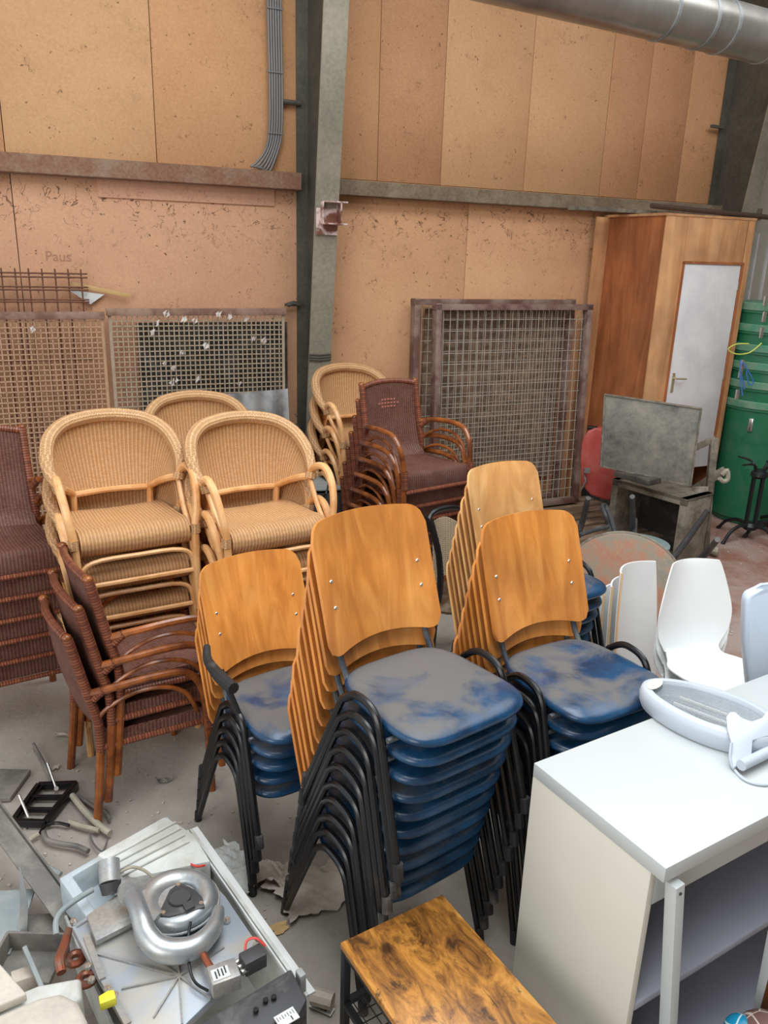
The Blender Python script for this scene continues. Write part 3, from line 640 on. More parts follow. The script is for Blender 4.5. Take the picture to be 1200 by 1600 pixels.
# closet with door
t=thing('plywood_closet','tall reddish plywood closet with a white door standing in the corner','closet',WP(5.05,.41,0),YW)
b=MB(); b.box((.01,0,1.52),(.02,.74,2.48)); b.box((1.0,0,1.52),(.02,.74,2.48)); b.box((.5,.36,1.52),(.98,.01,2.48)); b.build('side_panel','closet_red',t)
b=MB(); b.box((.12,-.375,1.52),(.24,.02,2.48)); b.box((.97,-.375,1.52),(.09,.02,2.48)); b.box((.585,-.375,2.575),(.70,.02,.37)); b.build('front_panel','closet_pale',t,.001)
MB().box((.5,0,2.765),(1.04,.78,.02)).build('roof_board','closet_pale',t)
MB().box((.5,0,.20),(.96,.7,.2)).build('base_board','dirty_in',t)
d=MB().box((.59,-.37,1.46),(.66,.03,1.84)).build('door','oldwhite',t,.002)
b=MB()
for a_,c_,w_ in (((.245,-.385,1.46),(.02,.02,1.87),0),((.935,-.385,1.46),(.02,.02,1.87),0),((.59,-.385,2.39),(.71,.02,.02),0)): b.box(a_,c_)
b.build('door_trim','closet_red',t)
b=MB(); b.box((.31,-.39,1.36),(.028,.006,.17)); b.tube([(.31,-.39,1.40),(.31,-.43,1.40),(.33,-.435,1.40),(.42,-.435,1.395)],.008,7); b.build('door_handle','brass',d)
for z in (2.2,1.4,.75): MB().tube([(.918,-.39,z-.035),(.918,-.39,z+.035)],.007,6).build('hinge','chrome',d)
b=MB(TW); b.box((5.25,-.3,2.80),(1.6,.12,.03)); tag(b.build('loose_board','dirty'),'dusty loose board lying on top of the plywood closet','board')
b=MB(TW); b.tube([(5.2,-.42,2.85),(6.75,-.46,2.81)],.022,8); tag(b.build('long_pipe','girt_dark'),'dark pipe lying along the closet top below the rail','pipe')
b=MB(TW); b.box((5.01,-.06,1.38),(.20,.02,2.75)); tag(b.build('narrow_board','closet_pale'),'narrow pale board upright between wall and closet','board')
# partition door right of closet
dq=MB(TW).box((7.15,-.02,1.35),(.9,.05,2.7)).build('door_1','cream_door'); st(dq)
for x in (6.95,7.12): MB(TW).box((x,-.055,1.35),(.025,.02,2.66)).build('door_rail','oldwhite',dq)
b=MB(); b.box((0,0,.95),(.28,.02,1.9)); o=b.build('leaning_sheet','grey_panel',bevel=.003); q=GY(1128,700,7.75); o.location=(q.x+.02,7.85,0); o.rotation_euler=(R(-4),0,YW); tag(o,'tall narrow grey sheet leaning between the closet and the green tubs','sheet')
# green tubs
bx,by=3.62,7.62
for k in range(6):
    zt=[1.19,1.37,1.54,1.70,1.875,2.06][k]
    t=thing('green_tub',('big green plastic tub standing on the floor, lowest of the nested tubs' if k==0 else 'green plastic tub, '+ORD[5-k]+' of the nested tubs'),'tub',(bx,by,zt-1.19 if k else 0),random.uniform(0,.2),'nested green tubs')
    MB().lathe([(.335,.0),(.35,.02),(.404,1.10),(.418,1.105),(.418,1.19),(.412,1.19),(.395,1.08),(.372,.06)],36).build('tub_body','green',t)
    MB().lathe([(.42,1.125),(.428,1.13),(.428,1.185),(.42,1.192)],36).build('rim_band','green_rim',t)
    if k==0: MB().box((-.26,-.30,.98),(.05,.04,.12),rz=R(49)).build('latch','chrome',t,.006)
for (px,py,l) in ((1162,598,'lower'),(1157,618,'middle'),(1168,560,'upper')):
    pass
t=thing('latch_chain','string of chrome lever latches hanging on the tub rims at the left','latch',GY(1160,600,7.22))
for i,(px,py) in enumerate(((1152,616),(1157,583),(1160,570),(1190,520),(1194,495),(1196,470))):
    p=GY(px,py,7.22)-t.location; MB().box(p,(.035,.02,.09),rz=.3).build('latch','chrome',t,.008)
b=MB(); b.tube([GY(*q,7.2)-t.location for q in ((1190,536),(1180,545),(1168,552),(1150,553),(1138,546),(1150,538),(1170,537))],.006,6,4); b.build('cord','ropey',t)
b=MB()
for q in (((1158,562),(1156,580),(1158,600),(1160,618)),((1160,566),(1172,585),(1177,598),(1170,600),(1166,580)),((1158,586),(1162,600),(1163,608))): b.tube([GY(*p,7.19)-t.location for p in q],.006,6,4)
b.build('cord','ropeb',t)
# crate and dusty board
t=thing('plywood_crate','grimy open-fronted plywood crate standing under the dusty board','crate',(2.16,6.31,0),R(-53))
w,dp,h=.72,.36,.62
b=MB(); b.box((0,dp/2,h-.014),(w,dp,.028)); b.box((0,dp/2,.014),(w,dp,.028)); b.box((-w/2+.03,dp/2,h/2),(.06,dp,h)); b.box((w/2-.03,dp/2,h/2),(.06,dp,h)); b.box((0,0.01,h-.03),(w,.02,.06)); b.build('crate_shell','dirty',t,.002)
MB().box((0,dp-.01,h/2),(w,.012,h)).build('back_board','dirty_in',t)
bt=thing('dusty_board','flat dusty grey board like a screen standing tilted on the crate','board',(2.16,6.2,.62),R(-25))
P4=[GY(945,616,6.35),GY(1096,638,6.0),GY(1079,759,6.0),GY(939,728,6.35)]
bt.location=(2.0,6.15,.62); bt.rotation_euler=(0,0,0)
nrm=(P4[1]-P4[0]).cross(P4[3]-P4[0]).normalized()
if nrm.y<0: nrm=-nrm
q=[p-V(bt.location) for p in P4]; b=MB(); b.add(q+[p+nrm*.035 for p in q],[(0,1,2,3),(7,6,5,4),(0,4,5,1),(1,5,6,2),(2,6,7,3),(3,7,4,0)]); b.build('face_panel','dustboard',bt,.003)
b=MB()
for i in range(4): b.bar(q[i]-nrm*.004,q[(i+1)%4]-nrm*.004,.012,.012)
b.build('edge_lip','dirty',bt)
m_=(q[2]+q[3])/2; MB().box(m_+V((-.05,.02,-.02)),(.34,.16,.045),rz=R(-53)).build('foot','dirty_in',bt,.004)
# dusty steel machine frame right of the board
t=thing('machine_frame','dusty steel frame with a roll of cord, right of the grimy crate','frame',(2.62,6.55,0))
P=lambda px,py,y: GY(px,py,y)-V(t.location)
b=MB(); b.bar(P(1075,705,6.6),P(1118,685,6.5),.05,.05); b.bar(P(1116,685,6.5),P(1108,772,6.5),.06,.05); b.bar(P(1108,772,6.5),P(1102,860,6.5),.05,.05); b.bar(P(1085,765,6.6),P(1132,735,6.45),.06,.07); b.build('steel_bars','dirty',t,.004)
b=MB(); b.tube([P(1128,742,6.4),P(1136,735,6.4),P(1137,748,6.4),P(1130,752,6.4),P(1124,747,6.4)],.02,7,4); b.build('cord_roll','hose',t)
b=MB(); b.surf(lambda u,v:P(1082+u*24,760+v*20+u*v*25,6.3-.05*sin(u*3)),6,6,.004); b.build('rag','paper',t)
b=MB(); b.tube([(0,0,.03),(.02,-.25,.05),(.06,-.3,.06)],.035,8,4); o=b.build('cord_coil','hose'); o.location=G(1090,852,.0); 
o.data.transform(MX.Identity(4)); tag(o,'small grey coil of webbing lying beside the crate on the floor','coil')
# red plastic thing
t=thing('red_plastic_seat','faded red moulded plastic seat shell behind the crate with a frayed lead','seat',(1.80,6.75,.0))
P=lambda px,py,y: GY(px,py,y)-V(t.location)
out=[(908,758),(906,715),(909,688),(917,674),(930,668),(944,671),(952,682),(956,705),(963,728),(975,736),(996,742),(1000,780),(945,782),(922,774)]
fr=[P(x,y,6.75) for x,y in out]; b=MB(); n=len(fr); b.add(fr+[p+V((.05,.09,0)) for p in fr],[tuple(range(n)),tuple(range(n,2*n))[::-1]]+[(i,(i+1)%n,n+(i+1)%n,n+i) for i in range(n)]); b.build('moulded_shell','redplastic',t,.02,bseg=3)
b=MB(); b.tube([P(918,733,6.68),P(913,742,6.7),P(915,752,6.68),P(908,765,6.7)],.008,6,4); b.box(P(917,735,6.67),(.05,.03,.04)); b.build('lead','cable',t)
MB().tube([P(918,668,6.78),P(933,669,6.78)],.018,8).build('strap','black',t)
# bistro table bases
def bistro(label,x,y,rz):
    t=thing('bistro_table_base',label,'table base',(x,y,0),rz,'black iron table bases')
    for a in range(4):
        c_,s_=cos(a*pi/2),sin(a*pi/2)
        MB().tube([(.03*c_,.03*s_,.13),(.14*c_,.14*s_,.145),(.25*c_,.25*s_,.10),(.31*c_,.31*s_,.03),(.33*c_,.33*s_,.0)],[.022,.017,.015,.015,.022],8,4).build('foot','iron',t)
        MB().tube([(.052*c_,.052*s_,.12),(.052*c_,.052*s_,.62)],.013,8).build('column_bar','iron',t)
        MB().tube([(.04*c_,.04*s_,.60),(.06*c_,.06*s_,.68),(.12*c_,.12*s_,.715),(.24*c_,.24*s_,.72)],[.014,.011,.010,.008],7,4).build('top_bracket','iron',t)
    b=MB(); b.lathe([(.02,.08),(.06,.10),(.07,.13),(.05,.16)],16); b.build('base_hub','iron',t); b=MB(); b.lathe([(.055,.58),(.075,.60),(.07,.63),(.03,.66),(.001,.665)],16); b.build('top_hub','iron',t)
    return t
p=G(1168,842); bistro('black iron pedestal table base, the left one with its curved bracket arms',p.x,p.y,.5)
p=G(1212,838); bistro('black iron pedestal table base cut by the right edge',p.x,p.y,.2)
# rusty round table top, tipped on edge
c0=GY(968,925,4.75); tp=thing('round_table_top','rust-stained round table top tipped on its edge behind the blue chairs','table top',c0)
ax=(V((0,0,H))-c0).normalized(); ax=(ax+V((-.1,0,.25))).normalized(); Rm=ax.to_track_quat('Z','Y').to_matrix()
rad=.395
MB().lathe([(rad-.01,-.012),(rad,-.008),(rad,.008),(rad-.008,.012),(rad-.02,.0125)],56,T=Rm).build('disc','rustdisc',tp)
MB().tube([Rm@V((rad*cos(2*pi*k/56),rad*sin(2*pi*k/56),0)) for k in range(56)],.013,7,closed=True).build('edge_band','dirty',tp)
MB().cyl(Rm@V((0,0,-.02)),Rm@V((0,.05,-.45)),.03).build('pedestal','iron',tp)
# upside-down bentwood chair
t=thing('upturned_bentwood_chair','upturned bentwood chair with dark legs in the air behind the round table top','chair',(1.80,5.2,0))
P=lambda px,py,z: G(px,py,z)-V(t.location)
for a,bb in (((919,778,.78),(903,838,.42)),((988,776,.80),(988,832,.42)),((1106,797,.74),(1052,872,.36)),((1121,843,.70),(1080,890,.36))):
    MB().tube([P(*bb),P((a[0]+bb[0])/2+1,(a[1]+bb[1])/2,(a[2]+bb[2])/2),P(*a)],[.024,.022,.019],9,3).build('leg','darkgrey',t)
MB().tube([P(992,812,.50),P(991,845,.42)],.02,8).build('brace','darkgrey',t)
MB().lathe([(.20,-.015),(.215,-.005),(.215,.01),(.2,.015),(.01,.02)],28,P(1000,850,.38)).build('seat','teal',t)
b=MB(); b.tube([P(905,836,.50),P(935,826,.52),P(950,822,.50),P(946,806,.58),P(941,792,.62),(P(940,788,.62)+P(950,792,.60))/2,P(953,806,.55),P(962,836,.44)],.017,8,5); b.build('bent_arm','darkgrey',t)
# cane bentwood armchair between stacks
t=thing('cane_armchair','black bentwood armchair with pale caned back, between the blue chair stacks','armchair',(.42,4.45,0),R(20))
P=lambda px,py,y: MX.Rotation(-R(20),3,'Z')@(GY(px,py,y)-V(t.location))
b=MB(); b.surf(lambda u,v:P(676+38*u,815+92*v-8*sin(u*pi),4.4+.12*u),10,12,.004); b.build('cane_back','caning',t)
b=MB(); b.tube([P(668,818,4.34),P(674,803,4.38),P(690,795,4.45),P(712,793,4.52),P(735,800,4.6)],.016,8,5); b.build('back_hoop','black',t)
b=MB(); b.tube([P(672,812,4.33),P(677,830,4.32),P(686,870,4.3),P(688,915,4.28),P(684,940,4.28)],.02,8,4); b.build('arm_post','black',t)
b=MB(); b.tube([P(662,808,4.3),P(668,815,4.3),P(672,830,4.3)],.018,8,3); b.build('arm_tip','black',t)
MB().tube([P(735,777,4.55),P(756,772,4.6)],.012,8).build('rail_tip','steelgrey',t)
MB().lathe([(.20,.40),(.21,.42),(.20,.44)],24).build('seat','caning',t)
for x,y in ((-.17,-.17),(.17,-.17),(-.15,.17),(.15,.17)): MB().tube([(x,y,.41),(x*1.15,y*1.15,0)],[.018,.014],8).build('leg','black',t)
# ================================================================ white shell chairs
def shell_chair(label, loc, rz, group):
    t=thing('white_shell_chair',label,'chair',loc,rz,group)
    def sh(u,v):
        # v 0 front of the seat -> 1 top of the back
        pr=[(-.24,.425,.19),(-.20,.45,.205),(-.08,.44,.215),(.03,.43,.20),(.10,.435,.155),(.145,.475,.155),(.17,.56,.20),(.19,.66,.205),(.215,.78,.175),(.235,.87,.145),(.245,.90,.130)]
        n=len(pr)-1; f=v*n; i=min(int(f),n-1); k=f-i
        q=[pr[max(i-1,0)],pr[i],pr[i+1],pr[min(i+2,n)]]
        y,z,w=[.5*(2*q[1][j]+(q[2][j]-q[0][j])*k+(2*q[0][j]-5*q[1][j]+4*q[2][j]-q[3][j])*k*k+(-q[0][j]+3*q[1][j]-3*q[2][j]+q[3][j])*k**3) for j in range(3)]
        x=(u-.5)*2; return (x*w, y-.055*(x*x)*(lambda g:g*g*(3-2*g))(min(1,max(0,(v-.35)*2.5))), z+.03*(abs(x)**2.5)*(1-v)*(1 if v<.5 else 0)*1)
    MB().surf(sh,20,44,.006).build('shell','white',t,ang=70)
    for x in (-1,1):
        for y in (-1,1): MB().tube([(x*.12,y*.10,.42),(x*.20,y*.21,0)],.011,8).build('leg','chrome',t)
    return t
pw=(1.56,3.40)
stack(shell_chair,pw[0],pw[1],R(17),3,.065,.0,'white shell chair, {} in stack beside rusty round top','white shell chairs beside the round top')
def shell_back(label, loc, rz, mat):
    return shell_chair(label, loc, rz, 'white shell chairs with peach edges')
t=None
for k in range(5):
    lab=['leftmost white chair shell of the row nested beside the blue chairs','second white chair shell from the left in the nested row','third white chair shell from the left in the nested row','fourth white chair shell from the left in the nested row','large white chair shell, rightmost of the nested row behind the top shell chair'][k]
    q=GY(958+13*k,1010-6*k,3.75-.03*k)
    t=thing('nested_chair_shell',lab,'chair shell',(q.x,q.y,0),R(38),'nested white chair shells')
    h=.70+.055*k+(.03 if k==4 else 0); w_=.18
    MB().surf(lambda u,v:((u-.5)*2*w_*(1-.22*v**3),.05+.10*v-.06*(2*u-1)**2,.05+(h-.05)*v),14,16,.008).build('shell','white',t,ang=70)
    MB().tube([(-w_*(1-.22*(j/12)**3)-.001,.05+.10*(j/12)-.064,.05+(h-.05)*j/12) for j in range(13)],.006,6).build('peach_edge','peach',t)
# ================================================================ white cabinet
CA=R(31.5); A0=G(834.4,1192,1.0); A0.z=0
t=thing('white_cabinet','large white laminate cabinet with open shelves at the lower right','cabinet',A0,CA)
wd,dp=1.35,.48
MB().box((wd/2-.0,-dp/2,.978),(wd,dp,.044)).build('top_panel','cabinet',t,.0015)
MB().box((.012,-dp/2+.02,.478),(.022,dp-.04,.956)).build('side_panel','cab_edge',t,.001)
MB().box((wd-.012,-dp/2+.02,.478),(.022,dp-.04,.956)).build('side_panel','cab_edge',t,.001)
MB().box((wd/2,-.008,.478),(wd-.02,.012,.95)).build('back_panel','cab_edge',t); MB().box((wd/2,-.018,.478),(wd-.05,.006,.93)).build('inner_shade','darkgrey',t)  # dark grey inner sheet put in for the shade inside the white cabinet
MB().box((wd/2,-dp+.05,.90),(wd-.05,.02,.11)).build('top_rail','cabinet',t,.001)
MB().box((wd/2,-dp/2+.01,.50),(wd-.05,dp-.06,.022)).build('shelf','shelfshade',t,.001)
MB().box((wd/2,-dp/2+.01,.05),(wd-.05,dp-.06,.022)).build('shelf','shelfshade',t,.001)
d=_a=V((.045,-dp+.0,.94)); _q=MX.Rotation(-CA,3,'Z')@(G(1044,1600,.46)-V(A0)); _b=_a+(_q-_a)*(.94/.48)
d=MB().bar(_a,_b,.032,.035,(0,1,0)).build('leaning_stile','cabinet',t,.002)
MB().tube([_a+V((.0,-.015,-.02)),_a+V((0,-.0215,-.02))],.004,8).build('screw_hole','ink',d)
t2=thing('white_plank','white plank leaning against the open cabinet front near the right edge','plank',A0,CA)
MB().bar((.515,-dp-.03,.66),(.53,-dp-.04,.0),.045,.03).build('board','cabinet',t2,.002)
q=G(1222,1500,.5); o=MB().bar((0,0,-.5),(0,0,.08),.05,.05).build('wooden_post','rustic_edge',bevel=.002); o.location=q; tag(o,'brown wooden post at the right edge beside the cabinet opening','post')
# mosaic turtle-like ball
q=G(1196,1632,.35); t=thing('mosaic_ball','round blue and brown mosaic glass shade at the bottom right corner','ornament',q)
MB().ico((0,0,0),.085,28,18).build('brown_dome','mos_r',t)
MB().ico(G(1157,1612,.37)-q,.045,24,16).build('blue_patch','mos_b',t)
MB().tube([(0,0,-.35),(0,0,-.07)],[.05,.02],12).build('stand','iron',t)
# ---------------- heat lamp on the cabinet
t=thing('heat_lamp','white oval infrared heat lamp with wire grille lying on the cabinet','lamp',G(1102,1131,1.0),R(31.5-72))
a_,b_=.215,.128
def egg(k,n,sa,sb,off=0): 
    an=2*pi*k/n; return (sa*cos(an)*(1+.0),sb*sin(an)*(1+.12*cos(an)))
def ring(prof,n=48):
    mb=MB(); vs=[];
    for (s_,z) in prof:
        for k in range(n):
            x,y=egg(k,n,a_+s_,b_+s_); vs.append((x,y,z))
    fs=[(i*n+k,i*n+(k+1)%n,(i+1)*n+(k+1)%n,(i+1)*n+k) for i in range(len(prof)-1) for k in range(n)]
    return mb.add(vs,fs)
ring([(-.02,.004),(-.004,.002),(.004,.02),(.006,.045),(0,.066),(-.010,.072),(-.026,.071),(-.032,.060),(-.034,.03),(-.05,.012),(-.10,.006)]).build('housing','lampwhite',t,ang=50)
b=MB(); n=48; b.add([(*egg(k,n,a_-.035,b_-.035),.022) for k in range(n)],[tuple(range(n))]); b.build('reflector','chromemesh',t)
b=MB()
for i in range(-34,35):
    x=i*.005; 
    if abs(x)<a_-.033: 
        h=(b_-.033)*sqrt(max(0,1-(x/(a_-.033))**2))*(1+.12*x/a_); b.tube([(x,-h,.060),(x,h,.060)],.0005,3,cap=False)
for i in range(-16,17):
    y=i*.005
    if abs(y)<b_-.034: h=(a_-.033)*sqrt(max(0,1-(y/(b_-.033))**2)); b.tube([(-h,y,.0605),(h*.96,y,.0605)],.0005,3,cap=False)
b.build('wire_grille','chromemesh',t)
for y in (-.02,.03): MB().tube([(-.10,y,.04),(.12,y,.04)],.007,8).build('lamp_tube','label',t)
b=MB(); b.add([(*[c_ for c_ in ((a_-.038)*-1+.0+.020*cos(2*pi*k/20), .045*sin(2*pi*k/20))],.073) for k in range(20)],[tuple(range(20))]); b.build('handle_recess','cab_edge',t)
# stand bracket of the lamp + cable
t=thing('lamp_bracket','white forked plastic bracket with its lead resting on the heat lamp','bracket',G(1150,1200,1.0),R(31.5))
L_=lambda px,py,z: MX.Rotation(-R(31.5),3,'Z')@(G(px,py,z)-V(t.location))
pl=[(1135,1120),(1140,1113),(1148,1112),(1160,1122),(1175,1127),(1190,1122),(1202,1108),(1215,1112),(1215,1145),(1176,1156),(1174,1180),(1160,1188),(1146,1200),(1143,1180),(1143,1160),(1137,1140)]
pts=[L_(x,y,1.115-.0011*(y-1110)) for x,y in pl]; n=len(pts); b=MB(); b.add(pts+[p-V((0,0,.008)) for p in pts],[tuple(range(n)),tuple(range(n,2*n))[::-1]]+[(i,(i+1)%n,n+(i+1)%n,n+i) for i in range(n)]); b.build('fork_plate','lampwhite',t,.001)
MB().tube([L_(1158,1196,1.03),L_(1215,1168,1.03)],.016,12).build('cross_tube','lampwhite',t)
MB().tube([L_(1143,1160,1.07),L_(1141,1185,1.03),L_(1148,1203,1.006),L_(1165,1219,1.005),L_(1190,1226,1.005),L_(1215,1224,1.005)],.0045,8,6).build('lead','lampwhite',t)
# pale plastic object behind cabinet at the right
t=thing('white_plastic_shell','tall pale blue-white plastic chair shell cut by the right edge','chair shell',(1.42,2.72,0),R(20))
q=MX.Rotation(-R(20),3,'Z')
pl=[(1165,945),(1167,935),(1172,930),(1195,921),(1230,912),(1240,1000),(1240,1120),(1185,1110),(1170,1075),(1163,1000)]
pts=[q@(GY(x,y,2.75-(.10 if i in(5,6,4) else 0))-V(t.location)) for i,(x,y) in enumerate(pl)]; n=len(pts); b=MB(); b.add(pts+[p+V((.02,.05,0)) for p in pts],[tuple(range(n)),tuple(range(n,2*n))[::-1]]+[(i,(i+1)%n,n+(i+1)%n,n+i) for i in range(n)]); b.build('shell','bluewhite',t,.012,bseg=3)
for x in (.02,.2): MB().tube([(x,0,.8),(x,0,0)],.012,8).build('leg','chrome',t)
# ================================================================ rustic side table
A1=G(532,1473,.5); ang=R(34-.5); t=thing('rustic_side_table','side table with worn rustic brown top and black steel frame, bottom centre','table',(A1.x,A1.y,0),R(32.5))
tw,tl=.362,.62
MB().box((tw/2,-tl/2,.49),(tw,tl,.020)).build('table_top','rustic',t,.001)
for x in (.012,tw-.012):
    for y in (-.012,-tl+.012): MB().box((x,y,.24),(.022,.022,.48)).build('leg','blackmetal',t,.001)
b=MB()
for x in (.012,tw-.012): b.box((x,-tl/2,.472),(.02,tl-.03,.016)); b.box((x,-tl/2,.28),(.02,tl-.03,.016))
for y in (-.012,-tl+.012): b.box((tw/2,y,.472),(tw-.03,.02,.016)); b.box((tw/2,y,.28),(tw-.03,.02,.016))
b.build('frame_rail','blackmetal',t)
b=MB(); grid_mesh(b,.03,tw-.03,0,0,0,1,1,.001) if 0 else None
for i in range(9):
    b.tube([(.03+.036*i,-.02,.285),(.03+.036*i,-tl+.02,.285)],.002,5)
for i in range(16): b.tube([(.02,-.03-.036*i,.285),(tw-.02,-.03-.036*i,.285)],.002,5)
b.build('mesh_shelf','blackmetal',t)
# ================================================================ gutted boiler
bo=thing('gutted_boiler','gutted gas boiler lying on its back with fan and plate exposed','boiler',(-.625,2.007,0),R(36.4))
bi=MX.Rotation(-R(36.4),3,'Z'); BL=lambda px,py,z: bi@(G(px,py,z)-V(bo.location))
b=MB(); b.box((.235,0,.16),(.012,.86,.30)); b.build('side_panel','casing',bo,.002)
b=MB(); b.box((.247,0,.305),(.030,.86,.008)); b.box((.222,0,.30),(.006,.86,.02)); b.build('panel_lip','label',bo,.001)
MB().box((0,0,.01),(.47,.86,.02)).build('back_plate','casing',bo)
MB().box((-.235,0,.08),(.008,.86,.16)).build('side_panel','casing',bo)
# top casing cover + tray
pl=[BL(x,y,.335) for x,y in ((150,1334),(258,1274),(304,1302),(330,1345),(205,1372))]; n=len(pl); b=MB(); b.add(pl+[p-V((0,0,.14)) for p in pl],[tuple(range(n)),tuple(range(n,2*n))[::-1]]+[(i,(i+1)%n,n+(i+1)%n,n+i) for i in range(n)]); b.build('top_cover','casing',bo,.012)
b=MB()
for k in range(4): b.bar(BL(170+7*k,1342+9*k,.338),BL(275+7*k,1285+10*k,.338),.006,.008)
b.build('cover_rib','casing',bo)
tr=MB(); P0=[BL(92,1372,.28),BL(262,1275,.30),BL(300,1330,.30),BL(150,1455,.28)]
P1=[p-V((0,0,.13)) for p in P0]; cc=sum(P0,V())/4; Pi=[p+(cc-p).normalized()*.045 for p in P0]; Pj=[p-V((0,0,.10)) for p in Pi]
tr.add(P0+P1+Pi+Pj,[(0,1,5,4),(1,2,6,5),(2,3,7,6),(3,0,4,7),(0,8,9,1),(1,9,10,2),(2,10,11,3),(3,11,8,0),(8,12,13,9),(9,13,14,10),(10,14,15,11),(11,15,12,8),(12,15,14,13),(4,5,6,7)]); tr.build('tray','tray',bo,.006)
o=MB(); pl=[BL(x,y,.30) for x,y in ((112,1447),(262,1352),(300,1345),(352,1400),(405,1478),(362,1530),(290,1600),(235,1640),(190,1590),(150,1520))]
n=len(pl); o.add([p for p in pl]+[p-V((0,0,.03)) for p in pl],[tuple(range(n)),tuple(range(n,2*n))[::-1]]+[(i,(i+1)%n,n+(i+1)%n,n+i) for i in range(n)]); pt=o.build('exchanger_plate','plateblue',bo,.003)
b=MB(); hub=BL(280,1525,.305)
for q in ((190,1545),(215,1480),(240,1590),(270,1440),(285,1600),(350,1480),(330,1560),(150,1490)): b.bar(hub,BL(*q,.304),.005,.006)
b.bar(BL(135,1462,.304),BL(160,1530,.304),.02,.008); b.bar(BL(165,1535,.304),BL(200,1600,.304),.02,.008); b.bar(BL(120,1448,.304),BL(180,1412,.304),.006,.008); b.build('cast_rib','alu',pt)
for q in ((115,1442),(143,1533),(138,1512),(168,1548),(180,1558),(355,1440),(400,1480),(220,1416),(277,1340)): 
    c_=BL(*q,.302); b=MB(); b.cyl(c_,c_+V((0,0,.010)),.011,12); b.cyl(c_,c_+V((0,0,.016)),.006,6); b.build('bolt','chrome',pt)
# bracket plate left of the blower
pl=[BL(x,y,.335) for x,y in ((150,1470),(135,1430),(200,1385),(235,1375),(250,1400),(210,1440))]; n=len(pl); b=MB(); b.add(pl+[p-V((0,0,.02)) for p in pl],[tuple(range(n)),tuple(range(n,2*n))[::-1]]+[(i,(i+1)%n,n+(i+1)%n,n+i) for i in range(n)]); b.build('bracket_plate','alu',bo,.003)
# blower volute
fc_=BL(278,1410,.36); vb=MB(); vol=[]; 
for k in range(26):
    a=R(200)+2*pi*k/24*1.0; r=.088+.014*(k/24); vol.append(fc_+V((r*cos(a),r*sin(a),0)))
vb.tube(vol,[.030+.016*k/25 for k in range(26)],12); fan=vb.build('blower_volute','alu2',bo)
MB().cyl(fc_-V((0,0,.03)),fc_+V((0,0,.016)),.085,32).build('blower_plate','alu',fan)
MB().tube([fc_+V((.132*cos(2*pi*k/40),.132*sin(2*pi*k/40),-.0)) for k in range(40)],.004,6,closed=True).build('blower_flange','alu',fan)
m_=BL(283,1412,.385); tri=MB()
pp=[]
for k,(rr_,an) in enumerate(((.062,70),(.05,100),(.04,150),(.062,190),(.05,215),(.04,270),(.062,310),(.05,340),(.045,20))): rr_*=1.35; pp.append((m_.x+rr_*cos(R(an)),m_.y+rr_*sin(R(an))))
tri.prism(pp,m_.z-.015,m_.z+.012); mo=tri.build('fan_motor','darkgrey',bo,.004)
b=MB(); b.cyl(m_+V((0,.01,.0)),m_+V((0,.01,.020)),.034,24); b.tube([m_+V((.034*cos(2*pi*k/24),.01+.034*sin(2*pi*k/24),.02)) for k in range(24)],.002,5,closed=True); b.box(m_+V((.01,-.04,.012)),(.03,.03,.02)); b.build('motor_cap','darkgrey',mo)
for rr_,an in ((.068,75),(.068,196),(.068,315)): b=MB(); c_=m_+V((rr_*cos(R(an)),rr_*sin(R(an)),.01)); b.cyl(c_,c_+V((0,0,.008)),.007,8); b.build('motor_screw','chrome',mo)
MB().tube([BL(208,1400,.40),BL(215,1418,.415),BL(222,1440,.41),BL(230,1462,.39),BL(250,1482,.37),BL(280,1486,.362),BL(310,1476,.362),BL(334,1450,.362),BL(342,1420,.362)],[.030,.029,.031,.035,.038,.038,.034,.028,.018],14,5).build('elbow_pipe','alu2',bo)
MB().cyl(BL(204,1392,.385),BL(206,1396,.40),.042,24).build('pipe_flange','alu',bo)
MB().tube([BL(170,1345,.40),BL(172,1380,.36)],[.036,.034],18).build('flue_pipe','alu',bo)
MB().tube([BL(172,1378,.37),BL(174,1396,.34)],[.036,.03],18).build('rubber_collar','darkgrey',bo)
MB().tube([BL(88,1460,.30),BL(88,1438,.32),BL(100,1420,.33),BL(125,1402,.34),BL(145,1390,.34)],.0095,10,5).build('steel_pipe','sheet',bo)
MB().tube([BL(108,1452,.26),BL(100,1480,.25),BL(93,1500,.25),BL(96,1520,.24)],[.012,.016,.017,.015],10,4).build('copper_pipe','copper',bo)
for q in ((118,1498),(135,1530)): c_=BL(*q,.22); MB().tube([c_+V((.022*cos(2*pi*k/16),.006*k%3*.0+.022*sin(2*pi*k/16),0)) for k in range(16)],.013,8,closed=True).build('copper_coil','copper',bo)
c_=BL(168,1563,.32); MB().prism([(c_.x-.025,c_.y-.012),(c_.x+.02,c_.y-.018),(c_.x+.024,c_.y+.012),(c_.x+.008,c_.y+.02),(c_.x-.02,c_.y+.016)],c_.z-.015,c_.z+.014).build('yellow_cap','yellow',bo,.003)
g0=BL(350,1528,.355); gv=MB(); gv.box(g0,(.085,.07,.055),rz=R(-10)); gb=gv.build('gas_valve','alu',bo,.004)
MB().box(g0+V((-.012,-.004,.029)),(.05,.04,.002),rz=R(-10)).build('valve_label','label',gb)
b=MB()
for k in range(4): b.box(g0+V((-.026+.010*k,-.004+.004*(k%2),.0305)),(.004,.026,.001),rz=R(-10))
b.build('label_print','ink',gb)
b=MB()
for k in range(3): b.cyl(g0+V((.05,.025-.02*k,.0)),g0+V((.085,.03-.02*k,.0)),.009,10)
b.build('valve_port','chrome',gb)
MB().tube([BL(310,1478,.35),BL(325,1505,.35),BL(332,1515,.35)],.011,10).build('copper_stub','copper',bo)
MB().box(BL(395,1500,.36),(.07,.05,.05)).build('connector','darkgrey',bo,.003)
